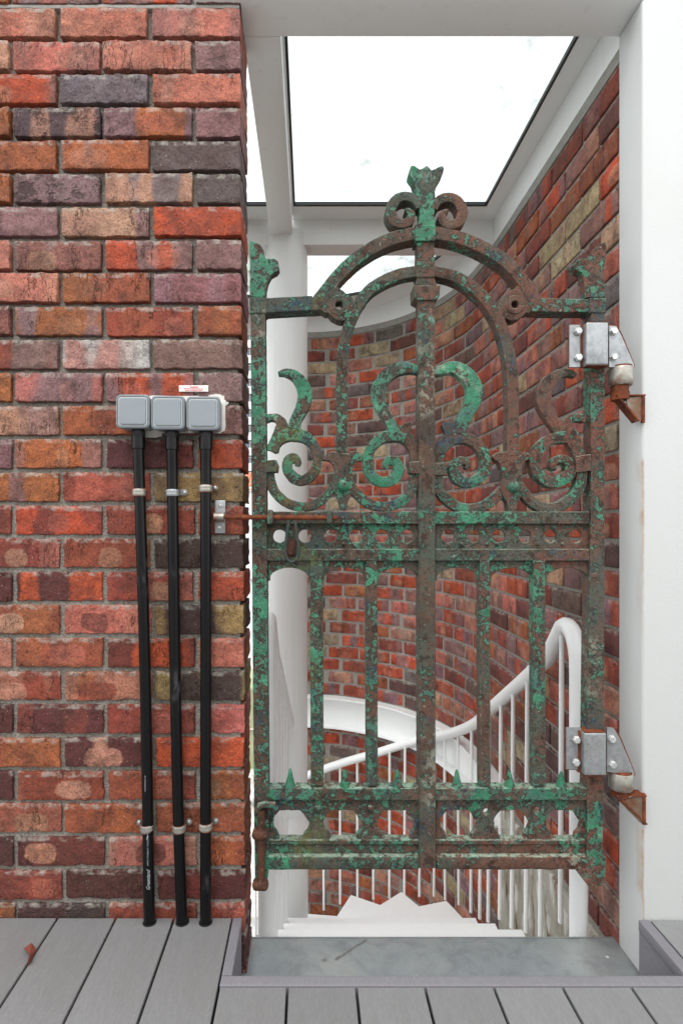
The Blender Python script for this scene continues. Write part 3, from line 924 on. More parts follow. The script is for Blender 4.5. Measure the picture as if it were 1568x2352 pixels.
# right wall beam with its lip
m = MB(); m.box(.8565, .96, 1.5585, 2.6305, 2.3385, 2.4695); m.box(.792, .856, 1.5585, 2.6305, 2.454, 2.4692)
part(m, 'wall_beam', M['white'], fr_)
m = MB(); m.box(-.0815, .7915, 2.524, 2.6308, 2.4545, 2.4692); part(m, 'back_lip', M['white'], fr_)
m = MB(); m.box(-1.139, -.1845, 2.524, 2.6308, 2.4545, 2.4692); part(m, 'back_lip', M['white'], fr_)
m = MB(); m.box(-.0812, -.0755, 1.5585, 2.5235, 2.454, 2.4692); part(m, 'side_lip', M['white'], fr_)
def pane(x0, x1, y0, y1):
    m = MB(); m.box(x0 - .02, x1 + .02, y0, y1 + .02, 2.4702, 2.4802); part(m, 'glass_pane', M['glass'], fr_)
    m = MB(); g = .0085; z0, z1 = 2.4555, 2.4695
    m.box(x0, x0 + g, y0, y1, z0, z1); m.box(x1 - g, x1, y0, y1, z0, z1); m.box(x0 + g, x1 - g, y1 - g - .004, y1, z0, z1)
    part(m, 'rubber_seal', M['gasket'], fr_)
pane(-.0750, .7915, 1.56, 2.5235)
pane(-1.1385, -.1850, 1.62, 2.5235)
# curved rim over the wall, behind the cross beam
s_rb = float(np.interp(2.745, path[:90, 1], acc[:90]))
def strip3(mb, offs, z0, z1, s_a, s_b, n=80):
    """band between offset curves; offs(s) -> (inner, outer)"""
    vs = []; fs = []
    for i in range(n + 1):
        s_ = s_a + (s_b - s_a) * i / n
        o0, o1 = offs(s_)
        a_ = on_path(s_, o0)[0]; b_ = on_path(s_, o1)[0]
        vs += [(a_.x, a_.y, z0), (a_.x, a_.y, z1), (b_.x, b_.y, z1), (b_.x, b_.y, z0)]
    for i in range(n):
        for q in range(4):
            q2 = (q + 1) % 4
            fs.append((i * 4 + q, i * 4 + q2, (i + 1) * 4 + q2, (i + 1) * 4 + q))
    fs += [(0, 1, 2, 3), (n * 4 + 3, n * 4 + 2, n * 4 + 1, n * 4)]
    mb.add(vs, fs)
s_sp = acc[-1]
lipw = lambda s_: .10 + .13 * min(1, max(0, (s_ - s_rb) / 1.2))
# let the wall line run on past the wall end for the rim
ext = np.array([(-.30, 3.77), (-.6, 3.70), (-.9, 3.5), (-1.15, 3.2)])
path_full = np.vstack([path, ext[1:]])
acc2 = np.concatenate([[0], np.cumsum(np.linalg.norm(np.diff(path_full, axis=0), axis=1))])
old = (path, acc, LT)
path, acc, LT = path_full, acc2, acc2[-1]
m = MB(); strip3(m, lambda s_: (-.001, -.10), 2.338, 2.453, s_rb, LT)
part(m, 'curved_rim', M['white'], fr_)
m = MB(); strip3(m, lambda s_: (lipw(s_), -.10), 2.4535, 2.4692, s_rb, LT)
part(m, 'curved_lip', M['white'], fr_)
m = MB(); strip3(m, lambda s_: (lipw(s_) + .012, lipw(s_) + .0005), 2.4545, 2.469, s_rb, LT)
part(m, 'rubber_seal', M['gasket'], fr_)
gp = [(-1.1, 2.7395)] + [(.80, 2.7395)]
pts = []
for i in range(40):
    s_ = s_rb + (LT - s_rb) * i / 39
    q = on_path(s_, lipw(s_) + .001)[0]
    if q.y > 2.745: pts.append(Vector((q.x, q.y, 2.470)))
m = MB(); m.poly([Vector((-1.1, 2.7400, 2.470)), Vector((pts[0].x, 2.7400, 2.470))] + pts, (0, 0, .01))
part(m, 'glass_pane', M['glass'], fr_)
path, acc, LT = old

# square column on the hinge side
t = NT('white_column_paint')
o_ = t.co.outputs['Object']; XX, YY, ZZ = t.sep(o_)
n2 = t.noise(110, 3); c = t.mix(t.step(t.noise(3, 4), .5, .7, 0, .1), (.545, .557, .552), (.42, .40, .36))
wobx = t.math('MULTIPLY', t.math('SUBTRACT', t.noise(9, 4, vec=t.vmul(o_, (1, 1, .6))), .5), .012)
dx = t.math('ABSOLUTE', t.math('ADD', t.math('SUBTRACT', XX, .8565), wobx))
def run(ztop, ln):
    f = t.math('MULTIPLY', t.step(ZZ, ztop + .004, ztop - .01), t.step(ZZ, ztop - ln, ztop - ln * .2))
    return f
stain = t.math('MULTIPLY', t.math('MAXIMUM', run(1.185, .55), run(.235, .42)), t.step(dx, .0034, .0008))
stain = t.math('MULTIPLY', stain, t.step(YY, 1.48, 1.46))
c = t.mix(t.math('MULTIPLY', stain, t.step(t.noise(30, 3), .3, .6, .3, .85)), c, (.38, .22, .09))
sp = t.math('MULTIPLY', t.step(t.noise(120, 2), .76, .79), .6)
c = t.mix(sp, c, (.4, .36, .3))
M['white_col'] = t.fin(c, .42, t.bump(t.math('ADD', n2, t.math('MULTIPLY', t.noise(12, 3), 1.5)), .001, .6))
m = MB(); m.rbox(.853, .9635, 1.4440, 1.5575, -.152, 2.3678, .008, (1, 1, 1), 0, 0, 1, True, 4)
tag(m.build('square_column', M['white_col']), 'white square steel column with thin rust streaks that carries the gate hinges', 'column')
m = MB(); m.box(.966, 1.9, 1.50, 1.54, -.15, 2.36)
tag(m.build('cladding_wall', M['navy']), 'dark navy wall panel glimpsed as a thin line beside the white square column', 'wall')

# round column
rc = tag(empty('round_column', (-.115, 2.69, -2)), 'thick round white steel column rising behind the left of the gate', 'column')
m = MB(); m.lathe((-.1125, 2.69, -2.2), (0, 0, 1), [(0, .1), (.55, .1), (4.37, .1), (4.60, .1)], 48)
part(m, 'shaft', M['white'], rc)
m = MB(); m.lathe((-.1125, 2.69, -.425), (0, 0, 1), [(0, .135), (.012, .135), (.05, .108), (.09, .1005)], 40)
part(m, 'collar', M['white_stair'], rc)

# ------------------------------------------------------------------ spiral staircase
stc = tag(empty('spiral_staircase', (.3, 2.2, -.3)), 'white steel staircase winding down and away behind the gate', 'staircase')
def tread(poly2, z, nm='tread', riser=True):
    m = MB(); m.poly([Vector((x, y, z)) for x, y in poly2], (0, 0, -.035))
    # riser under the near edge of the tread above
    a_, b_ = Vector(poly2[0]), Vector(poly2[1])
    d = Vector((-(b_ - a_).y, (b_ - a_).x)).normalized() * .006
    if riser: m.poly([Vector((a_.x + d.x, a_.y + d.y, z)), Vector((b_.x + d.x, b_.y + d.y, z)), Vector((b_.x + d.x, b_.y + d.y, z + .125)), Vector((a_.x + d.x, a_.y + d.y, z + .125))], (d.x, d.y, 0))
    return part(m, nm, M['white_stair'], stc)
ZT = [-.242, -.402, -.576, -.742, -.907, -1.072, -1.237, -1.402, -1.567, -1.73]
tread([(-.13, 1.5875), (.745, 1.5875), (.745, 1.713), (-.13, 1.713)], ZT[0], riser=False)
tread([(-.112, 1.70), (.742, 1.70), (.742, 1.972), (-.112, 1.972)], ZT[1])
tread([(-.106, 1.96), (.740, 1.96), (.740, 2.251), (-.106, 2.251)], ZT[2])
tread([(-.105, 2.24), (.742, 2.24), (.742, 2.524), (-.105, 2.524)], ZT[3])
tread([(-.11, 2.51), (.742, 2.51), (.765, 2.72), (.700, 2.890), (-.11, 2.66)], ZT[4])
tread([(-.11, 2.65), (.705, 2.88), (.64, 3.03), (.521, 3.218), (-.11, 2.69)], ZT[5])
tread([(-.11, 2.68), (.530, 3.21), (.46, 3.33), (.250, 3.445), (-.11, 2.72)], ZT[6])
tread([(-.10, 2.69), (.265, 3.44), (.232, 3.490), (-.10, 3.525), (-.13, 2.72)], ZT[7])
tread([(-.10, 2.69), (-.09, 3.52), (-.25, 3.52), (-.44, 3.43), (-.15, 2.72)], ZT[8])
tread([(-.12, 2.69), (-.43, 3.44), (-.60, 3.35), (-.72, 3.20), (-.16, 2.70)], ZT[9])
# outer handrail: newel, bend, falling run, curve round the wall
NX = .7795; r_h = .0253
Hh = [Vector((NX, 1.633, -.40)), Vector((NX, 1.633, .58))]
bend = []
for i in range(1, 9):
    a_ = math.pi * .62 * i / 8
    bend.append(Vector((NX, 1.633 + .075 * (1 - math.cos(a_)), .60 + .11 * math.sin(a_))))
Hh += bend
def pk(x, y, s_): return Vector(((x - 712) / s_, 1290 / s_, 1 + (1218 - y) / s_))
crv = [pk(1256, 1513, 696), pk(1190, 1573, 610), pk(1130, 1625, 536), pk(1094, 1659, 490), pk(1052, 1679, 446), pk(1000, 1692, 404), pk(930, 1709, 380), pk(860, 1731, 366), pk(800, 1748, 357), pk(740, 1768, 351), pk(660, 1800, 347), pk(570, 1842, 344.7)]
crv += [crv[-1] + Vector((-.25, -.12, -.12)), crv[-1] + Vector((-.42, -.36, -.28))]
crv = [Vector(q) for q in catmull([tuple(q) for q in crv], 6)]
m = MB(); m.sweep(Hh + crv, r_h, 20)
part(m, 'handrail', M['white_stair'], stc)
bx = [1278.5, 1233, 1200, 1168, 1141, 1115, 1096, 1076]
bl = [(.76 / ((x - 712)) * 1290) for x in bx]
spots = [(.770, y) for y in bl] + [(.772, 2.917), (.745, 3.10), (.705, 3.20), (.640, 3.29), (.565, 3.37), (.487, 3.45), (.396, 3.52), (.303, 3.59), (.195, 3.64), (.090, 3.665), (-.02, 3.68), (-.14, 3.69), (-.25, 3.70), (-.36, 3.73), (-.44, 3.70)]
for (x, y) in spots:
    best = min(crv + Hh[2:], key=lambda q: (q.x - x) ** 2 + (q.y - y) ** 2)
    m = MB(); m.sweep([(x, y, best.z - .86 - .05), (best.x * .5 + x * .5, y, best.z - .012)], .0078, 10)
    part(m, 'baluster', M['white_stair'], stc)
# inner handrail at the column
NI = -.1325; s7 = 1290 / 760
Ih = [Vector((NI, s7, -.40)), Vector((NI, s7, .59))]
for i in range(1, 9):
    a_ = math.pi * .62 * i / 8
    Ih.append(Vector((NI, s7 + .075 * (1 - math.cos(a_)), .61 + .11 * math.sin(a_))))
Ih += [Vector((-.128, 1.90, .585)), Vector((-.115, 2.25, .36)), Vector((-.098, 2.60, .11))]
m = MB(); m.sweep(Ih, .0250, 20)
part(m, 'inner_handrail', M['white_stair'], stc)
for i in range(6):
    y = 1.80 + i * .14
    m = MB(); m.sweep([(-.128 + i * .004, y, -.38 - .1 * i), (-.128 + i * .005, y, .60 - (y - 1.9) * .64)], .0085, 10)
    part(m, 'baluster', M['white_stair'], stc)

# ------------------------------------------------------------------ iron gate
GL = Vector((.34, 1.47, .1))
gate = tag(empty('iron_gate', tuple(GL)), 'old arched cast iron gate with scrolls, flaking green paint over brown rust', 'gate')
GY = 1.450
_eps = [0]
def eps():
    _eps[0] = (_eps[0] + 1) % 23
    return _eps[0] * .00013
def gp_(x, y, Y): return Vector(((x - 712) * Y / FP, Y, 1 + (1218 - y) * Y / FP))
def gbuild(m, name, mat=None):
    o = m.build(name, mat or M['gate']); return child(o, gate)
def Z(scale, ox, oy):
    return lambda pts: [(ox + scale * p[0], oy + scale * p[1]) + tuple(q * scale for q in p[2:]) for p in pts]
Z1 = Z(.5858, 545.4, 344.5); ZA = Z(.1757, 849.7, 355.9); ZB = Z(.1831, 562.6, 516.7)
ZC = Z(.2563, 574.1, 803.7); ZD = Z(.2746, 976, 803.7); ZG = Z(.2636, 562.6, 1751); ZH = Z(.3775, 976, 1751); ZE = Z(.3149, 482.2, 1119.5); ZF = Z(.2929, 947.3, 1119.5)
def jit(p, a=.6, f=.11):
    v = noise.noise_vector(Vector((p[0] * f, p[1] * f, 2.2)))
    return (p[0] + v.x * a, p[1] + v.y * a)
def resample(P, step=5.0, closed=True):
    out = []
    n = len(P)
    for i in range(n if closed else n - 1):
        a, b = P[i], P[(i + 1) % n]
        d = math.hypot(b[0] - a[0], b[1] - a[1]); k = max(1, int(d / step))
        for j in range(k):
            out.append((a[0] + (b[0] - a[0]) * j / k, a[1] + (b[1] - a[1]) * j / k))
    if not closed: out.append(P[-1])
    return out
def prism(outer, holes=(), yf=GY, yb=1.49, ch=1.3, step=5.0, a=.6, smooth=False, name='plate', mat=None, crown=0.0):
    """flat casting: outline in survey units, front chamfered, edges a little uneven"""
    yf += eps(); yb -= eps()
    def prep(P, ccw):
        if smooth: P = [tuple(q) for q in catmull(P, 4, True)]
        else: P = resample(P, step)
        P = [jit(p, a) for p in P]
        A = sum(P[i][0] * P[(i + 1) % len(P)][1] - P[(i + 1) % len(P)][0] * P[i][1] for i in range(len(P)))
        if (A > 0) != ccw: P = P[::-1]
        return P
    loops = [prep(outer, True)] + [prep(h, False) for h in holes]
    m = MB()
    fr_loops = []
    for Lp in loops:
        n = len(Lp); ins = []
        for i in range(n):
            p0, p1, p2 = Lp[i - 1], Lp[i], Lp[(i + 1) % n]
            tx, ty = p2[0] - p0[0], p2[1] - p0[1]; l_ = math.hypot(tx, ty) or 1
            ins.append((p1[0] - ty / l_ * ch, p1[1] + tx / l_ * ch))
        fr_loops.append(ins)
        F = [gp_(x, y, yf) for x, y in ins]
        E = [gp_(x, y, yf) + Vector((0, ch * .0011, 0)) for x, y in Lp]
        K = [Vector((q.x, yb, q.z)) for q in E]
        base = F + E + K
        fs = []
        for i in range(n):
            j = (i + 1) % n
            fs.append((i, j, n + j, n + i)); fs.append((n + i, n + j, 2 * n + j, 2 * n + i))
        m.add(base, fs)
    for yy, use in ((yf, fr_loops), (yb, None)):
        if use is None:
            LL = []
            for Lp in loops: LL.append([Vector((gp_(x, y, yf).x, yb, gp_(x, y, yf).z)) for x, y in Lp])
        else: LL = [[gp_(x, y, yf) for x, y in Lp] for Lp in use]
        flat = [q for l_ in LL for q in l_]
        tri = tessellate_polygon([[Vector((q.x, q.z, 0)) for q in l_] for l_ in LL])
        m.add(flat, [tuple(f) for f in tri])
    return gbuild(m, name, mat)
def ribbon(pts, yf=1.455, yb=1.484, name='scroll', sub=6, ch=1.6, mat=None, crown=.0012, smooth_in=True, a=.5):
    """bar following a centre line of (x, y, width)"""
    yf += eps(); yb -= eps()
    C = catmull(pts, sub) if smooth_in else [np.array(p, float) for p in pts]
    C = [np.array((*jit(c, a), c[2] + noise.noise(Vector((c[0] * .13, c[1] * .13, 9))) * 1.3)) for c in C]
    n = len(C); vs = []; fs = []
    for i in range(n):
        a_ = C[max(0, i - 1)]; b_ = C[min(n - 1, i + 1)]
        t_ = (b_ - a_)[:2]; t_ = t_ / (np.linalg.norm(t_) or 1); nr = np.array((-t_[1], t_[0]))
        w = max(1.5, C[i][2] / 2); c0 = min(ch, w * .6)
        prof = [(-w, yb), (-w, yf + .0016), (-w + c0, yf), (0, yf - crown), (w - c0, yf), (w, yf + .0016), (w, yb)]
        for d, Y in prof:
            q = C[i][:2] + nr * d
            p = gp_(q[0], q[1], 1.455); vs.append((p.x, Y, p.z))
    K = 7
    for i in range(n - 1):
        for k in range(K):
            k2 = (k + 1) % K
            fs.append((i * K + k, i * K + k2, (i + 1) * K + k2, (i + 1) * K + k))
    fs.append(tuple(range(K))); fs.append(tuple(reversed(range((n - 1) * K, n * K))))
    m = MB(); m.add(vs, fs)
    return gbuild(m, name, mat)
def hexa(n_=20, cx=0, cy=0, rx=1, ry=1): return [(cx + rx * math.cos(2 * math.pi * k / n_), cy + ry * math.sin(2 * math.pi * k / n_)) for k in range(n_)]

# stiles and middle bar
prism([(575.5, 716), (609, 716), (612, 1100), (614.5, 1500), (617, 1812), (617, 2000), (613, 2030), (586, 2032), (583.5, 1900), (582, 1700), (579.5, 1400), (577, 1000)], name='stile', yb=1.494)
prism([(1357, 716), (1388, 716), (1388, 1100), (1387, 1500), (1384.5, 1900), (1383, 1958), (1391, 1971), (1389, 2010), (1381, 2036), (1352, 2038), (1340, 2022), (1325, 2003), (1347, 1990), (1348, 1850), (1352, 1500), (1357, 1100)], name='stile', yb=1.494)
prism([(961, 682), (999, 682), (1000, 1300), (1000.5, 1996), (963, 1996), (962, 1400)], name='middle_bar', yf=1.447, yb=1.492, ch=3.5)
# top finials of the stiles
prism(ZB([(60, 200), (90, 200), (140, 215), (190, 250), (225, 300), (240, 345), (262, 420), (310, 422), (370, 418), (415, 455), (430, 540), (400, 580), (330, 620), (290, 690), (265, 800), (262, 905), (60, 905)]), name='stile_finial', yf=1.451, yb=1.482, step=4)
prism(Z1([(1312, 452), (1325, 436), (1345, 424), (1378, 428), (1392, 395), (1412, 372), (1440, 360), (1447, 378), (1441, 430), (1436, 500), (1440, 578), (1362, 578), (1358, 520), (1350, 480), (1325, 470)]), name='stile_finial', yf=1.451, yb=1.482, step=4)
prism([(573.5, 683), (612, 683), (612, 719), (573.5, 719)], name='stile_cap', yf=1.446, yb=1.498)
prism([(1353, 684), (1391, 684), (1391, 718), (1353, 718)], name='stile_cap', yf=1.446, yb=1.498)
# top rails and arches
prism([(611, 684), (665, 681.5), (716, 678.7), (722, 690), (738, 711), (680, 714), (611, 718)], name='top_rail', yf=1.450, yb=1.499)
prism([(1216, 700), (1226, 684), (1290, 685.5), (1354, 687), (1354, 716), (1290, 716.5), (1222, 715)], name='top_rail', yf=1.450, yb=1.499)
ribbon(Z1([(300, 612, 40), (318, 590, 54), (345, 556, 52), (385, 503, 50), (430, 456, 50), (485, 410, 50), (560, 366, 50), (640, 337, 50), (740, 323, 50), (840, 336, 50), (920, 362, 50), (1000, 402, 50), (1065, 450, 50), (1115, 508, 50), (1155, 570, 50), (1178, 598, 50), (1195, 614, 40)]), yf=1.4505, yb=1.499, name='outer_arch')
ribbon(Z1([(410, 1195, 44), (410, 1050, 44), (410, 900, 44), (414, 800, 44), (425, 730, 44), (452, 645, 44), (500, 565, 44), (560, 518, 44), (640, 484, 44), (716, 472, 42)]), yf=1.453, yb=1.490, name='inner_arch')
ribbon(Z1([(1080, 1195, 46), (1080, 1050, 44), (1078, 900, 44), (1068, 810, 44), (1050, 735, 44), (1018, 655, 44), (975, 588, 44), (915, 532, 44), (850, 494, 44), (770, 474, 42)]), yf=1.4532, yb=1.490, name='inner_arch')
def boss_ring(cx, cy, ro, ri):
    prism(hexa(26, cx, cy, ro, ro), [hexa(18, cx, cy, ri, ri)], yf=1.452, yb=1.492, name='eyelet', step=99, a=.9, ch=1.8)
boss_ring(779, 700, 24, 9.5); boss_ring(1182, 699, 22, 8.5)
node = ZB([(905, 985), (960, 1075), (1010, 1105), (1040, 1100), (1085, 1150), (1150, 1185), (1215, 1205), (1260, 1190), (1330, 1160), (1395, 1020), (1350, 915), (1290, 865), (1200, 805), (1130, 745), (1010, 830)])
prism(node, [hexa(18, 779, 700, 10.2, 10.2)], yf=1.4538, yb=1.4935, name='arch_node', step=5, a=1.2)
prism([(1960.5 - x, y - .5) for x, y in node], [hexa(18, 1182, 699, 9.2, 9.2)], yf=1.4539, yb=1.4935, name='arch_node', step=5, a=1.2)
# fleur on top
prism(ZA([(505, 235), (515, 190), (538, 133), (580, 138), (620, 165), (652, 186), (700, 165), (738, 133), (775, 165), (800, 196), (850, 180), (900, 152), (945, 143), (962, 170), (955, 225), (905, 310), (868, 400), (848, 480), (852, 575), (845, 700), (838, 800), (850, 935), (615, 935), (640, 850), (650, 760), (640, 680), (612, 600), (608, 560), (595, 440), (565, 335), (530, 280)]), yf=1.449, yb=1.488, name='top_fleur', step=3.5, a=.8)
Lsc = [(640, 700, 90), (610, 625, 105), (540, 566, 115), (430, 548, 118), (330, 598, 125), (272, 700, 135), (278, 800, 135), (335, 880, 125), (430, 905, 115), (515, 862, 110), (535, 785, 100), (500, 738, 70), (455, 715, 30)]
ribbon(ZA(Lsc), yf=1.4485, yb=1.492, name='top_scroll', a=.7)
ribbon(ZA([(1472 - x, y + 12, w) for x, y, w in Lsc]), yf=1.4487, yb=1.4915, name='top_scroll', a=.7)
prism([(953, 516), (1000, 516), (1000, 553), (954, 553)], yf=1.445, yb=1.50, name='arch_block')
prism([(958, 553), (997, 553), (997, 600), (957, 600)], yf=1.4515, yb=1.49, name='neck')
prism([(956, 600), (998, 600), (998, 636), (956, 636)], yf=1.4463, yb=1.495, name='arch_block')
prism([(959, 636), (997, 636), (1003, 655), (952, 655)], yf=1.4495, yb=1.49, name='neck')
prism([(950, 655), (1011, 655), (1009, 679), (1001, 689), (962, 689), (951, 682)], yf=1.4425, yb=1.497, name='collar')

# scroll band
S1leaf = [(250, 206, 24), (320, 195, 62), (400, 225, 92), (455, 285, 112), (490, 370, 130), (484, 455, 125), (452, 545, 112), (412, 620, 104), (392, 700, 110)]
ribbon(ZC(S1leaf), name='leaf_horn')
ribbon(ZC([(135, 610, 70), (190, 600, 62), (245, 610, 75), (285, 670, 110), (268, 745, 120), (225, 830, 105), (185, 900, 100)]), name='hook', yf=1.457)
ribbon(ZC([(200, 905, 105), (228, 830, 100), (300, 772, 105), (400, 752, 120), (500, 782, 105), (570, 850, 92), (605, 945, 90), (598, 1040, 90), (548, 1122, 90), (470, 1167, 92), (390, 1142, 100), (335, 1070, 92), (340, 995, 90), (390, 966, 85), (428, 1000, 66), (420, 1035, 40)]), name='scroll')
ribbon(ZC([(180, 1000, 95), (168, 1090, 92), (185, 1190, 90), (228, 1280, 88), (310, 1358, 88), (400, 1395, 86), (500, 1407, 84), (590, 1380, 82), (665, 1325, 82), (720, 1260, 84), (760, 1200, 70)]), name='lower_arc', yf=1.4565)
prism(ZC([(140, 985), (235, 985), (255, 1030), (248, 1092), (140, 1095)]), yf=1.4475, yb=1.488, name='clasp', step=4)
B1 = [(655, 985), (665, 955), (700, 920), (740, 908), (795, 925), (885, 928), (900, 910), (945, 905), (985, 925), (1008, 960), (1000, 985), (955, 1000), (925, 1040), (912, 1090), (915, 1150), (930, 1240), (905, 1300), (878, 1360), (860, 1435), (805, 1435), (795, 1370), (768, 1300), (735, 1235), (748, 1150), (755, 1080), (745, 1030), (720, 1000), (690, 988)]
prism(ZC(B1), yf=1.4515, yb=1.486, name='fleur', step=3.5)
def dome(x, y, r, name='boss', yy=1.452, hgt=.012, mat=None):
    p = gp_(x, y, yy); rr_ = r * yy / FP
    m = MB(); m.lathe((p.x, yy + .004, p.z), (0, -1, 0), [(0, rr_ * 1.25), (.004, rr_ * 1.15), (.006, rr_)] + [(.006 + hgt * math.sin(q), rr_ * math.cos(q)) for q in (.3, .6, .9, 1.2, 1.45)], 18)
    return gbuild(m, name, mat)
dome(787.5, 1117, 12)
S2leaf = [(1515, 178, 60), (1440, 158, 88), (1350, 158, 112), (1265, 195, 122), (1198, 262, 128), (1162, 350, 140), (1165, 445, 138), (1198, 535, 112), (1240, 615, 92), (1278, 690, 92), (1300, 740, 100)]
ribbon(ZC(S2leaf), name='leaf_horn')
prism(ZC([(1320, 668), (1350, 680), (1385, 655), (1430, 643), (1455, 655), (1445, 700), (1425, 740), (1440, 800), (1300, 790), (1310, 720)]), yf=1.4575, yb=1.482, name='leaf_bud', step=3)
ribbon(ZC([(1300, 745, 110), (1380, 765, 118), (1440, 825, 110), (1480, 905, 95), (1490, 1000, 85)]), name='shoulder', yf=1.4572)
ribbon(ZC([(1390, 790, 95), (1300, 768, 98), (1200, 780, 96), (1112, 848, 92), (1062, 940, 90), (1058, 1050, 90), (1102, 1138, 90), (1190, 1182, 90), (1280, 1162, 100), (1328, 1090, 100), (1315, 1012, 90), (1258, 988, 82), (1222, 1025, 62), (1232, 1060, 30)]), name='scroll')
ribbon(ZC([(900, 1190, 70), (930, 1255, 82), (1000, 1330, 84), (1090, 1385, 86), (1200, 1405, 86), (1310, 1385, 86), (1400, 1325, 84), (1458, 1245, 84), (1480, 1160, 84), (1482, 1060, 84)]), name='lower_arc', yf=1.4563)
prism(ZC([(1425, 1005), (1520, 995), (1520, 1110), (1430, 1105)]), yf=1.4478, yb=1.488, name='clasp', step=4)
S3leaf = [(80, 178, 60), (160, 156, 84), (240, 142, 104), (325, 182, 122), (390, 250, 128), (418, 340, 134), (398, 440, 124), (352, 530, 112), (308, 620, 108), (288, 700, 115)]
ribbon(ZD(S3leaf), name='leaf_horn')
prism(ZD([(140, 625), (165, 602), (210, 600), (240, 625), (262, 680), (250, 750), (150, 760), (165, 690), (150, 655)]), yf=1.4577, yb=1.482, name='leaf_bud', step=3)
ribbon(ZD([(285, 715, 115), (215, 745, 118), (150, 810, 108), (115, 890, 95), (108, 980, 85)]), name='shoulder', yf=1.4571)
ribbon(ZD([(235, 745, 95), (330, 732, 94), (420, 768, 92), (488, 848, 90), (515, 935, 90), (498, 1025, 90), (432, 1090, 90), (348, 1108, 90), (272, 1070, 90), (246, 992, 92), (280, 935, 82), (340, 925, 62), (362, 965, 48), (345, 992, 28)]), name='scroll')
ribbon(ZD([(108, 1060, 84), (125, 1170, 84), (185, 1250, 86), (280, 1312, 86), (390, 1330, 86), (490, 1308, 86), (570, 1258, 84), (640, 1190, 82), (680, 1130, 70)]), name='lower_arc', yf=1.4564)
prism(ZD([(80, 945), (170, 940), (182, 985), (178, 1045), (80, 1050)]), yf=1.4477, yb=1.488, name='clasp', step=4)
B2 = [(560, 895), (600, 858), (650, 852), (692, 848), (780, 848), (830, 855), (872, 866), (895, 890), (880, 912), (835, 930), (812, 970), (812, 1090), (830, 1160), (800, 1230), (770, 1290), (760, 1352), (700, 1352), (688, 1280), (650, 1220), (630, 1150), (650, 1080), (642, 1000), (620, 940), (585, 920)]
prism(ZD(B2), yf=1.4517, yb=1.486, name='fleur', step=3.5)
dome(1179.5, 1119, 12)
S4leaf = [(1268, 208, 32), (1200, 184, 58), (1120, 200, 84), (1045, 262, 112), (1005, 340, 124), (1003, 430, 128), (1040, 530, 112), (1090, 612, 94), (1140, 680, 100)]
ribbon(ZD(S4leaf), name='leaf_horn')
ribbon(ZD([(1185, 640, 100), (1215, 585, 75), (1270, 560, 66), (1345, 570, 66)]), name='hook', yf=1.4574)
ribbon(ZD([(1150, 660, 125), (1225, 715, 135), (1272, 800, 112), (1298, 890, 100), (1308, 980, 90)]), name='shoulder', yf=1.4569)
ribbon(ZD([(1180, 728, 100), (1080, 738, 92), (990, 790, 90), (930, 880, 90), (925, 975, 90), (972, 1062, 90), (1062, 1108, 92), (1150, 1085, 98), (1212, 1030, 100), (1212, 950, 84), (1152, 910, 72), (1090, 930, 60), (1072, 978, 40), (1095, 1000, 25)]), name='scroll')
ribbon(ZD([(1318, 1010, 90), (1302, 1130, 88), (1245, 1225, 86), (1162, 1295, 86), (1060, 1322, 86), (960, 1308, 84), (880, 1250, 84), (820, 1172, 82), (788, 1120, 70)]), name='lower_arc', yf=1.4562)
prism(ZD([(1255, 890), (1385, 870), (1390, 1010), (1265, 1025)]), yf=1.4479, yb=1.488, name='clasp', step=4)

# middle rails with the pierced strip between them
def rect(x0, x1, y0, y1): return [(x0, y0), (x1, y0), (x1, y1), (x0, y1)]
bayL, bayR = (611, 962), (1000, 1353)
for (x0, x1) in (bayL, bayR):
    prism(rect(x0, x1, 1175, 1203), name='rail', yf=1.4522, yb=1.488)
    prism(rect(x0, x1, 1261, 1288), name='rail', yf=1.4524, yb=1.488)
for x0, x1, xs in ((612, 962, (641.9, 700.4, 759.3, 817.3, 876.5, 934.7)), (1000, 1352, (1028.7, 1087.9, 1145.5, 1205, 1263.6, 1322))):
    holes = [hexa(20, x, 1231.5, 15.2, 15.2) for x in xs]
    prism(rect(x0, x1, 1202, 1262), holes, yf=1.463, yb=1.480, name='pierced_strip', step=8, a=.8)
    for x in ((727, 789, 846, 903) if x0 < 700 else (1060, 1117, 1143, 1235, 1291)):
        dome(x, 1250, 3.6, 'rivet', 1.463, .003)
# balusters, arched heads
BARS = [(712, 742), (839.6, 866.4), (1101, 1125), (1224, 1252)]
for x0, x1 in BARS:
    d = 1.5
    prism([(x0, 1287), (x1, 1287), (x1 + .5, 1550), (x1 + d, 1806), (x0 + d, 1806), (x0 + .5, 1550)], yf=1.4535, yb=1.484, name='baluster', ch=2.2)
BAYS = [(617, 712), (742, 839.6), (866.4, 962), (1000, 1101), (1125, 1224), (1252, 1352)]
for x0, x1 in BAYS:
    a0, a1 = x0 + 3, x1 - 3
    n_ = 12
    arc = [(a0 + (a1 - a0) * i / n_, 1324 - 20 * math.sin(math.pi * i / n_) ** .62) for i in range(n_ + 1)]
    prism([(x0 - 1, 1287), (x1 + 1, 1287), (x1 + 1, 1334), (a1, 1334)] + arc[::-1] + [(a0, 1334), (x0 - 1, 1334)], yf=1.4625, yb=1.480, name='arched_head', step=6)
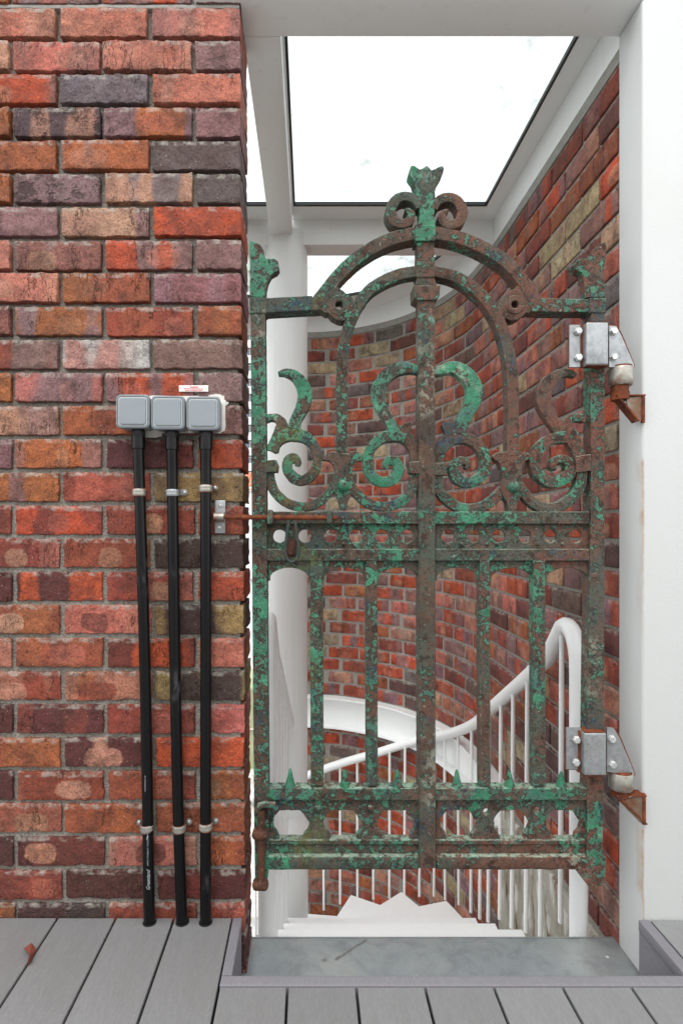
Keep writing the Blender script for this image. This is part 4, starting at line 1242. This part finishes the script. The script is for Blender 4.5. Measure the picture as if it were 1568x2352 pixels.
# lower rail with spikes, cut-out band, bottom beam
for (x0, x1) in ((612, 963), (1000, 1350)):
    prism(rect(x0, x1, 1811, 1838), yf=1.4505, yb=1.489, name='rail', a=1.0)
for x, yt in ((666, 1765), (792, 1766), (913, 1768), (1049.6, 1768), (1170.4, 1768), (1289, 1772)):
    m = MB()
    p = gp_(x, 1815, 1.462); q = gp_(x, yt, 1.462)
    hh = q.z - p.z
    m.lathe((p.x, 1.466, p.z), (0, 0, 1), [(0, .016), (.006, .015), (hh * .25, .0125), (hh * .6, .0075), (hh * .92, .0036), (hh, .001)], 10)
    for i, v in enumerate(m.v):
        nv = noise.noise_vector(Vector(v) * 90) * .0008; m.v[i] = (v[0] + nv.x, v[1] + nv.y, v[2] + nv.z)
    gbuild(m, 'spike')
octL = [(245, 500), (262, 470), (300, 422), (390, 418), (485, 420), (515, 455), (530, 480), (568, 530), (548, 590), (515, 625), (508, 665), (300, 665), (285, 612), (250, 572)]
def oct_at(x0, x1):
    k = (x1 - x0) / (568 - 245)
    return [(x0 + (p[0] - 245) * k, 1751 + .2636 * p[1]) for p in octL]
def small(x, y, r=7): return hexa(14, x, y, r, r)
prism(rect(612, 964, 1837, 1972), [oct_at(627, 711.5), oct_at(744, 833), oct_at(867, 955), small(729, 1936, 6.5), small(850, 1936, 8)], yf=1.4605, yb=1.478, name='cutout_band', a=1.6, step=4)
prism(rect(1000, 1350, 1837, 1972), [oct_at(1011, 1097), oct_at(1134, 1217), oct_at(1254, 1334), small(1116, 1864, 7), small(1234, 1862, 7.5), small(1113, 1936, 6), small(1234, 1935, 7)], yf=1.4607, yb=1.478, name='cutout_band', a=1.6, step=4)
for x, y in ((728, 1857), (851, 1857)): dome(x, y, 7, 'rivet', 1.461, .005)
for (x0, x1) in ((612, 964), (1000, 1350)):
    m = MB()
    a_ = gp_(x0, 1966, 1.452); b_ = gp_(x1, 1998, 1.452)
    m.rbox(a_.x, b_.x, 1.449 + eps(), 1.493 - eps(), b_.z, a_.z, .007, (30, 2, 2), .0014, 6, 40)
    gbuild(m, 'bottom_beam')
    prism(rect(x0, x1, 1930, 1940), yf=1.4565, yb=1.4845, name='ledge', a=1.0)
# drop bolt at the lower left corner
def tube_part(pts, r, name, mat=None, n=14, jitter=.0006):
    m = MB(); m.sweep(pts, r, n)
    if jitter:
        for i, v in enumerate(m.v):
            nv = noise.noise_vector(Vector(v) * 70) * jitter; m.v[i] = (v[0] + nv.x, v[1] + nv.y, v[2] + nv.z)
    return gbuild(m, name, mat)
db = [gp_(600, y, 1.436) for y in range(1862, 2036, 8)]
tube_part(db, .0095, 'drop_bolt', M['rust'])
tube_part([gp_(590, 1862, 1.437), gp_(596, 1851, 1.437), gp_(612, 1847, 1.437), gp_(628, 1848, 1.437), gp_(632, 1856, 1.442)], .0085, 'drop_bolt_handle', M['gate'])
for y, w in ((1914, 18), (2030, 18)):
    p = gp_(598, y, 1.438)
    m = MB(); m.rbox(p.x - .0205, p.x + .0205, 1.4215, 1.452, p.z - .0125, p.z + .0115, .0095, (3, 3, 2), .0012, y, 50)
    gbuild(m, 'bolt_collar', M['rust'])
# sliding bolt across the gap
sb = [gp_(505 + i * 15, 1187.5 + i * .1, 1.430) for i in range(0, 19)]
tube_part(sb, .0062, 'slide_bolt', M['rust_orange'], 14, .0003)
for x in (621, 756):
    p = gp_(x, 1187.5, 1.436)
    m = MB(); m.rbox(p.x - .0075, p.x + .0075, 1.4185, 1.455, p.z - .0185, p.z + .0185, .0065, (2, 2, 2), .0008, x, 50)
    gbuild(m, 'bolt_staple', M['gate'])
hp = [gp_(x, y, 1.424) for x, y in ((664, 1194), (661, 1210), (658, 1235), (654.5, 1262), (658, 1282), (670, 1291), (682, 1282), (686, 1262), (682, 1235), (679, 1210), (676, 1194))]
hp = [Vector(q) for q in catmull([tuple(q) for q in hp], 4)]
tube_part(hp, .0042, 'bolt_handle', M['dark_green_iron'], 10, .0002)
p = gp_(669.5, 1258, 1.437)
m = MB(); m.rbox(p.x - .0115, p.x + .0115, 1.432, 1.462, p.z - .024, p.z + .024, .0105, (2, 2, 3), .0008, 2, 50)
gbuild(m, 'latch_knob', M['rust'])

# ------------------------------------------------------------------ hinges
def hinge(name, label, pl, bolts_l, sad, plate_r, bolts_r, kn, pin, gus, galv, tilt):
    h = tag(empty(name, tuple(P3(1370, (sad[2] + sad[3]) / 2, 1.45))), label, 'hinge', 'galvanised hinges of the gate')
    def hb(m, nm, mat): return child(m.build(nm, mat), h)
    def plate(poly2, y0, th_, nm, mat):
        m = MB(); m.poly([gp_(x, y, y0) for x, y in poly2], (0, th_, 0)); return hb(m, nm, mat)
    x0, x1, y0, y1 = pl
    plate([(x0, y0), (x1, y0), (x1, y1), (x0, y1)], 1.4385, .006, 'left_plate', galv)
    plate([(x0 - 4, y0 + 1), (x1 + 9, y0 - 2), (x1 + 9, y1 + 2), (x0 - 4, y1 + 1)], 1.4455, .003, 'rusty_backing', M['rust_orange'])
    m = MB(); a_ = gp_(sad[0], sad[2], 1.418); b_ = gp_(sad[1], sad[3], 1.418)
    m.rbox(a_.x, b_.x, 1.418, 1.4445, b_.z, a_.z, .005, (1, 1, 1), 0, 0, 1, True, 3); hb(m, 'saddle', galv)
    m = MB(); m.box(a_.x + .003, b_.x - .003, 1.420, 1.4440, a_.z + .0003, a_.z + .0016); m.box(a_.x + .003, b_.x - .003, 1.420, 1.4440, b_.z - .0016, b_.z - .0003)
    m.box(a_.x - .006, a_.x - .0004, 1.437, 1.446, b_.z, a_.z); hb(m, 'rust_edge', M['rust_orange'])
    plate(plate_r, 1.4370, .006, 'right_plate', galv)
    plate([(x + (2.5 if i in (1, 2, 3) else 0), y + (2.5 if y > 1 and i >= 3 else -2)) for i, (x, y) in enumerate(plate_r)], 1.4435, .0025, 'rusty_backing', M['rust_orange'])
    for (bx_, by_) in bolts_l + bolts_r:
        p = gp_(bx_, by_, 1.438); m = MB()
        m.lathe((p.x, 1.4365, p.z), (0, -1, 0), [(0, .0108), (.0015, .0108), (.0016, .0092)], 6, False)
        m.lathe((p.x, 1.435, p.z), (0, -1, 0), [(0, .0092), (.0055, .0092), (.0066, .0080)], 6, False)
        o = hb(m, 'bolt', M['zinc'])
    p = gp_((kn[0] + kn[1]) / 2, kn[2], 1.44); q = gp_(0, kn[3], 1.44); rr_ = (kn[1] - kn[0]) / 2 * 1.44 / FP
    m = MB(); H_ = p.z - q.z
    m.lathe((p.x, 1.452, q.z), (0, 0, 1), [(0, rr_ * .9), (.004, rr_), (H_ - .004, rr_), (H_, rr_ * .9)], 24); hb(m, 'knuckle', M['galv_rusty'])
    m = MB(); m.lathe((p.x, 1.452, p.z - .001), (0, 0, 1), [(0, rr_ * .93), (.004, rr_ * .9)], 20); hb(m, 'rust_edge', M['rust_orange'])
    q2 = gp_((pin[0] + pin[1]) / 2, pin[3], 1.44); r2 = (pin[1] - pin[0]) / 2 * 1.44 / FP; H2 = gp_(0, pin[2], 1.44).z - q2.z
    m = MB(); m.lathe((p.x - .002, 1.452, q2.z), (0, 0, 1), [(0, r2), (H2 * .55, r2), (H2 * .56, r2 * .93), (H2, r2 * .93)], 20); hb(m, 'pin_socket', M['rust_orange'])
    # welded angle bracket on the column corner
    m = MB(); m.poly([gp_(x, y, 1.4375) for x, y in gus], (0, .004, 0)); hb(m, 'gusset', M['lug'])
    m = MB(); m.poly([gp_(x, y, 1.4375) for x, y in gus], (0, .004, 0))
    gx0 = min(g[0] for g in gus); gx1 = max(g[0] for g in gus); gy0 = min(g[1] for g in gus); gy1 = max(g[1] for g in gus)
    a_ = gp_(kn[0] + 8, gy0, 1.44); b_ = gp_(gx1 + 1, gy0, 1.44)
    m = MB(); m.box(a_.x, b_.x - .0005, 1.4330, 1.466, a_.z - .001, a_.z + .002); hb(m, 'shelf', M['rust_orange'])
    gg = sorted(gus, key=lambda g: g[1])
    m = MB(); lo = max(gus, key=lambda g: g[1])
    c0 = gp_(kn[0] + 10, gy0 + 2, 1.44); c1 = gp_(lo[0], lo[1], 1.44)
    m.poly([Vector((c0.x, 1.4335, c0.z)), Vector((c1.x, 1.4335, c1.z)), Vector((c1.x, 1.464, c1.z)), Vector((c0.x, 1.464, c0.z))], (.004, 0, .002)); hb(m, 'sloping_plate', M['rust_orange'])
    a_ = gp_(gx1 - 5, gy0 - 3, 1.4365); b_ = gp_(gx1 + 1.2, gy1 + 2, 1.4365)
    m = MB(); m.box(a_.x, b_.x, 1.4345, 1.4420, b_.z, a_.z); hb(m, 'weld_strip', M['rust_orange'])
    return h
hinge('gate_hinge', 'upper galvanised gate hinge, bolted below the top rail', (1307.7, 1335.3, 746, 843), [(1325.7, 762), (1326.5, 822)], (1346, 1397, 739, 838),
      [(1398, 748), (1414, 749), (1427, 773), (1454.5, 836), (1455, 843), (1398, 843)], [(1407, 762), (1407.5, 821)], (1404, 1456.6, 841, 884), (1409, 1449, 884, 917),
      [(1438, 914), (1478, 909), (1478, 962), (1462, 969), (1440, 930)], M['galv'], 0)
hinge('gate_hinge', 'lower galvanised gate hinge with rusty edges, bolted near the bottom rails', (1300.4, 1333.4, 1672, 1767), [(1321.5, 1698), (1320.5, 1750)], (1340.7, 1392.4, 1684, 1782),
      [(1393, 1671), (1409, 1673), (1423, 1697), (1456, 1775), (1456, 1780), (1393, 1773)], [(1402, 1696.5), (1404, 1755)], (1404, 1456, 1776, 1816), (1414, 1450, 1816, 1832),
      [(1421, 1840), (1478, 1826), (1480, 1892), (1468, 1889)], M['galv'], 1)

# keeper of the sliding bolt on the pillar
kp = tag(empty('bolt_keeper', tuple(P3(505, 1187, YP))), 'small galvanised keeper plate screwed to the pillar, holding the end of the slide bolt', 'bolt keeper')
m = MB(); a_ = P3(493.5, 1149, YP - .006); b_ = P3(517.5, 1225, YP - .006); m.rbox(a_.x, b_.x, YP - .0065, YP - .0030, b_.z, a_.z, .0012); child(m.build('plate', M['galv']), kp)
m = MB(); cs = P3(503, 1187.5, 1.430)
for yy0, yy1, rI in ((0, 0, 0),):
    n_ = 14; vs = []
    for i in range(n_ + 1):
        a2 = math.pi * i / n_
        for rr_ in (.0095, .0122):
            for dx in (-.0125, .0125):
                vs.append((cs.x + dx, 1.437 - math.sin(a2) * rr_ * 1.2, cs.z + math.cos(a2) * rr_))
    fs = []
    for i in range(n_):
        b0 = i * 4; c0 = b0 + 4
        fs += [(b0, b0 + 1, c0 + 1, c0), (b0 + 2, c0 + 2, c0 + 3, b0 + 3), (b0, c0, c0 + 2, b0 + 2), (b0 + 1, b0 + 3, c0 + 3, c0 + 1)]
    m.add(vs, fs, True)
    m.box(cs.x - .0125, cs.x + .0125, 1.437, YP - .0066, cs.z + .0095, cs.z + .0122); m.box(cs.x - .0125, cs.x + .0125, 1.437, YP - .0066, cs.z - .0122, cs.z - .0095)
child(m.build('strap', M['galv_rusty']), kp)
def screw(x, y, yy, r, par, mat=None):
    p = P3(x, y, yy); m = MB()
    m.lathe((p.x, yy, p.z), (0, -1, 0), [(0, r), (.0012, r), (.0022, r * .75), (.0024, r * .45), (.0016, r * .38), (.0016, .0001)], 14)
    return child(m.build('screw', mat or M['zinc']), par)
screw(505.8, 1162, YP - .0065, .0042, kp); screw(503.6, 1211.5, YP - .0065, .0042, kp)

# ------------------------------------------------------------------ switches, conduits, clips, sign
def copy_tree(o, dx=Vector((0, 0, 0))):
    c = o.copy(); COL.objects.link(c); c.location = o.location + dx
    for ch_ in [q for q in sc.objects if q.parent == o]:
        d = ch_.copy(); COL.objects.link(d); d.parent = c; d.matrix_parent_inverse = ch_.matrix_parent_inverse.copy()
        for g_ in [q for q in sc.objects if q.parent == ch_]:
            e = g_.copy(); COL.objects.link(e); e.parent = d; e.matrix_parent_inverse = g_.matrix_parent_inverse.copy()
    return c
YS = 1.398
sw = empty('switch_box', tuple(P3(305, 944.5, YS)))
c = P3(305, 944.5, YS); hw = 39.2 * YS / FP
def sqr(m, y0, y1, w0, w1, r, seg=2): m.rbox(c.x - w0, c.x + w0, y0, y1, c.z - w0, c.z + w0, r, (1, 1, 1), 0, 0, 1, True, seg)
def rsq(w, rad, n=6):
    out = []
    for sx, sy, a0 in ((1, 1, 0), (-1, 1, 90), (-1, -1, 180), (1, -1, 270)):
        for i in range(n + 1):
            a_ = R(a0 + 90 * i / n); out.append((sx * (w - rad) + rad * math.cos(a_), sy * (w - rad) + rad * math.sin(a_)))
    return out
def rslab(prof, rad, nm, mat, par):
    """prof: list of (y, half width): rounded squares stacked along the depth"""
    m = MB(); vs = []; nn = len(rsq(1, .2))
    for y, w in prof:
        for (a_, b_) in rsq(w, min(rad * w / hw, w * .9)): vs.append((c.x + a_, y, c.z + b_))
    fs = []
    for i in range(len(prof) - 1):
        for k in range(nn):
            k2 = (k + 1) % nn; fs.append((i * nn + k, i * nn + k2, (i + 1) * nn + k2, (i + 1) * nn + k))
    fs.append(tuple(range(nn))); fs.append(tuple(range((len(prof) - 1) * nn, len(prof) * nn)))
    m.add(vs, fs, False)
    return child(m.build(nm, mat), par)
rslab([(YP - .001, hw * .93), (YS + .012, hw * .965), (YS + .0115, hw * .99)], .012, 'back_box', M['plastic_side'], sw)
rslab([(YS + .0112, hw * .99), (YS + .004, hw), (YS + .001, hw * .975), (YS, hw * .93), (YS, hw * .87), (YS + .002, hw * .84), (YS + .004, hw * .82)], .012, 'cover', M['plastic_dark'], sw)
rslab([(YS + .0035, hw * .835), (YS + .0006, hw * .83), (YS + .0004, hw * .80), (YS + .003, hw * .795)], .009, 'pale_surround', M['outline'], sw)
rslab([(YS + .0025, hw * .785), (YS - .0005, hw * .78), (YS - .0016, hw * .765), (YS - .0020, hw * .72)], .008, 'rocker', M['plastic'], sw)
tag(sw, 'grey square light switch, first of the three from the left, over the outermost black conduit', 'light switch', 'grey switches on the brick pillar')
d2 = P3(385.5, 947.5, YS) - c; d3 = P3(466.5, 949, YS) - c
s2 = copy_tree(sw, d2); s2['label'] = 'grey square light switch in the middle of the row of three'
s3 = copy_tree(sw, d3); s3['label'] = 'grey square light switch under the white caution sign, nearest the gate'

def cond(label, pts, xg):
    e_ = tag(empty('conduit', tuple(pts[-1])), label, 'conduit', 'black conduits down the brick pillar')
    cc = [Vector(q) for q in catmull([tuple(q) for q in pts], 6)]
    m = MB(); m.sweep(cc, .0141, 20); child(m.build('pipe', M['conduit']), e_)
    top = cc[0]
    m = MB(); m.lathe((cc[-4].x, cc[-4].y, -.003), (0, 0, 1), [(0, .0178), (.0046, .0172), (.0048, .015)], 16); child(m.build('hole_rim', M['gasket']), e_)
    m = MB(); m.lathe((top.x, top.y, top.z), (0, 0, 1), [(-.003, .0155), (-.002, .0168), (.028, .0170), (.0285, .0162)], 20); child(m.build('coupler', M['conduit']), e_)
    m = MB(); m.lathe((top.x, top.y, top.z + .0287), (0, 0, 1), [(0, .0165), (.014, .0165), (.030, .0160)], 20)
    for k in range(20):
        a_ = 2 * math.pi * k / 20
        m.box(top.x + math.cos(a_) * .0164 - .0009, top.x + math.cos(a_) * .0164 + .0009, top.y + math.sin(a_) * .0164 - .0009, top.y + math.sin(a_) * .0164 + .0009, top.z + .030, top.z + .043)
    child(m.build('gland', M['conduit']), e_)
    return e_
YC = 1.432
# collar bottom lies a little below the boxes
cond('black conduit bowed and slanting, below the switch farthest from the gate', [P3(318.5, 1029, YC - .004), P3(321.5, 1131, YC), P3(330, 1400, YC), P3(337, 1700, YC), P3(343.5, 2123, YC), P3(343.5, 2160, YC)], 0)
cond('black conduit between the other two, below the middle switch', [P3(395.5, 1031, YC - .004), P3(397, 1132, YC), P3(402, 1500, YC), P3(408, 1800, YC), P3(418, 2123, YC), P3(419, 2160, YC)], 0)
cond('straight black conduit nearest the pillar corner and the keeper plate', [P3(473.2, 1031, YC - .004), P3(473, 1122, YC), P3(473, 1500, YC), P3(472.5, 1900, YC), P3(472.5, 2123, YC), P3(472.5, 2160, YC)], 0)

def clip(label, x, y, ear, rusty):
    """saddle clip: half band round the pipe and a flat ear with a screw"""
    p = P3(x, y, YC)
    e_ = tag(empty('pipe_clip', tuple(p)), label, 'pipe clip', 'metal clips holding the black conduits')
    mat = M['galv_rusty'] if rusty else M['galv']
    m = MB(); vs = []; fs = []; n_ = 18
    prof = [(-.0085, .0150), (-.0085, .0158), (-.0045, .0176), (-.0015, .0168), (.0015, .0168), (.0045, .0176), (.0085, .0158), (.0085, .0150)]
    for i in range(n_ + 1):
        a_ = math.pi * 1.15 * i / n_ - math.pi * .075
        for dz, r_ in prof: vs.append((p.x + math.cos(a_) * r_, p.y - math.sin(a_) * r_, p.z + dz))
    K = len(prof)
    for i in range(n_):
        for k in range(K):
            k2 = (k + 1) % K; fs.append((i * K + k, i * K + k2, (i + 1) * K + k2, (i + 1) * K + k))
    m.add(vs, fs, True); child(m.build('band', mat), e_)
    if rusty:
        m = MB()
        for s_ in (-.0092, .0088):
            vs = []; fs = []
            for i in range(n_ + 1):
                a_ = math.pi * 1.15 * i / n_ - math.pi * .075
                for dz, r_ in ((-.0012, .0146), (-.0012, .0156), (.0012, .0156), (.0012, .0146)): vs.append((p.x + math.cos(a_) * r_, p.y - math.sin(a_) * r_, p.z + dz + s_))
            for i in range(n_):
                for k in range(4):
                    k2 = (k + 1) % 4; fs.append((i * 4 + k, i * 4 + k2, (i + 1) * 4 + k2, (i + 1) * 4 + k))
            m.add(vs, fs, True)
        child(m.build('rust_edge', M['rust_orange']), e_)
    ex = P3(ear[0], ear[1], YP - .003)
    m = MB(); sgn = 1 if ear[0] > x else -1
    xs = sorted((p.x + sgn * .0145, ex.x)); yE = YP - .0045
    m.box(xs[0], xs[1], yE, yE + .0016, ex.z - .0075, ex.z + .0075)
    m.lathe((ex.x, yE + .0018, ex.z), (0, -1, 0), [(0, .0082), (.0020, .0082), (.0021, .0074)], 18)
    child(m.build('ear', mat), e_)
    screw(ear[0], ear[1], YP - .0068, .0045, e_)
    return e_
clip('rust-edged clip round the bowed conduit, upper one, its ear hidden', 320.5, 1131, (331, 1131), True)
clip('clip with a pale ear on the middle conduit, over the yellow brick', 396.5, 1132, (424, 1131), False)
clip('clip on the straight conduit above the keeper plate', 472.5, 1122, (494, 1120), True)
clip('low clip on the bowed conduit with its ear on the outer side', 337.5, 1900, (320, 1888), True)
clip('low rusty clip on the middle conduit, just above the deck', 411.5, 1901, (434, 1887), True)
clip('low clip on the straight conduit, its screwed ear standing apart in a rust patch', 472.8, 1897, (495.5, 1885), True)

# white sealant smeared round the back boxes
m = MB()
def smear(cx, cy, hw_, hh_, th_, sd):
    out = []
    for k in range(40):
        a2 = 2 * math.pi * k / 40
        q = 1 + .16 * noise.noise(Vector((math.cos(a2) * 2.4, math.sin(a2) * 2.4, sd))) + .10 * noise.noise(Vector((math.cos(a2) * 9, math.sin(a2) * 9, sd)))
        ex_ = abs(math.cos(a2)) ** .45 * (1 if math.cos(a2) > 0 else -1); ey_ = abs(math.sin(a2)) ** .45 * (1 if math.sin(a2) > 0 else -1)
        out.append(P3(cx + hw_ * ex_ * q, cy + hh_ * ey_ * q, YP - th_))
    m.poly(out, (0, th_ + .006, 0))
smear(404, 951, 112, 41, .0048, 1.0); smear(497, 950, 21, 44, .0078, 4.0); smear(345, 975, 30, 28, .0035, 6.0)
tag(m.build('sealant', M['sealant']), 'white sealant smeared on the bricks round the switch boxes', kind='stuff')

# caution sign
sg = tag(empty('caution_sign', tuple(P3(445, 892, YP))), 'small white caution sign with red lettering above the switches', 'sign')
a_ = P3(411, 885, YP - .006); b_ = P3(478.7, 899.8, YP - .006)
m = MB(); m.rbox(a_.x, b_.x, YP - .0062, YP - .0036, b_.z, a_.z, .0011); child(m.build('plate', M['sign_white']), sg)
for x in (414.5, 474.5):
    p = P3(x, 891.8, YP - .0065); m = MB(); m.lathe((p.x, YP - .0061, p.z), (0, -1, 0), [(0, .0011), (.0006, .0009)], 10); child(m.build('screw', M['gasket']), sg)
def text(body, x, y, size, name, mat, par, yy, rot=0.0, shear=0.0, align='CENTER', ext=.0001, bold=0.0, sx=1.0):
    cu = bpy.data.curves.new(name, 'FONT'); cu.body = body; cu.size = size; cu.align_x = align; cu.align_y = 'CENTER'; cu.extrude = ext; cu.shear = shear; cu.offset = bold
    cu.materials.append(mat)
    tmp = bpy.data.objects.new('tmp_text', cu); link(tmp)
    bpy.context.view_layer.update()
    me = bpy.data.meshes.new_from_object(tmp.evaluated_get(bpy.context.evaluated_depsgraph_get()))
    bpy.data.objects.remove(tmp); bpy.data.curves.remove(cu)
    if not me.materials: me.materials.append(mat)
    o = bpy.data.objects.new(name, me); link(o)
    p = P3(x, y, yy); o.location = p; o.rotation_euler = (R(90), rot, 0); o.scale = (sx, 1, 1)
    return child(o, par)
yt_ = YP - .0066
text('Caution', 446, 888.3, .0068, 'lettering', M['sign_red'], sg, yt_, bold=.00008)
text('400 Volts exists between this', 445, 892.8, .0047, 'lettering', M['sign_red'], sg, yt_, bold=.00006, sx=.88)
text('switch and adjacent switch', 445, 897, .0047, 'lettering', M['sign_red'], sg, yt_, bold=.00006, sx=.88)
a_ = P3(436.5, 890.3, yt_); b_ = P3(455.5, 890.7, yt_); m = MB(); m.box(a_.x, b_.x, YP - .0066, YP - .0063, b_.z, a_.z); child(m.build('underline', M['sign_red']), sg)
# print on the first conduit
cd = [q for q in sc.objects if q.name == 'conduit'][0]
text('Greenland', 341.2, 2022, .0125, 'lettering', M['print_white'], cd, YC - .01435, rot=R(-90), shear=.35, bold=.0001, sx=.95)
text('UPVC CONDUIT 3TUCB', 340.0, 1958, .0052, 'lettering', M['print_white'], cd, YC - .01435, rot=R(-90), sx=1.2)
text('WATERPROOF 20', 333.8, 1800, .0042, 'lettering', M['print_white'], cd, YC - .01435, rot=R(-90), sx=1.2)
m = MB(); p0 = P3(337, 1925, YC - .0144)
m.poly([P3(336, 1930, YC - .0144), P3(341, 1924, YC - .0144), P3(340, 1914, YC - .0144), P3(338, 1922, YC - .0144)], (0, .0003, 0))
child(m.build('printed_mark', M['print_white']), cd)

PAINT = {'leaf_horn': [.06, .065, .075, -.05], 'scroll': [.045, .045, .035, .025], 'stile': [.004, .0], 'middle_bar': [-.02], 'outer_arch': [-.015], 'inner_arch': [.0, .0],
         'spike': [.05] * 6, 'top_fleur': [.055], 'top_scroll': [-.02, -.02], 'arch_block': [.05, .0], 'stile_finial': [.04, .0], 'pierced_strip': [.01, .0], 'baluster': [.0, .01, .0, .02],
         'cutout_band': [.005, -.01], 'bottom_beam': [.0, -.005], 'boss': [.08, .08], 'lower_arc': [.025, .005, -.01, -.01], 'rail': [-.02, -.01, .0, .0, .015, .015], 'collar': [-.03], 'top_rail': [.0, .03]}
seen_ = {}
for o in [q for q in sc.objects if q.parent == gate]:
    k = o.name.split('.')[0]; i = seen_.get(k, 0); seen_[k] = i + 1
    v = PAINT.get(k)
    o['paint_left'] = float(v[min(i, len(v) - 1)]) if v else 0.0
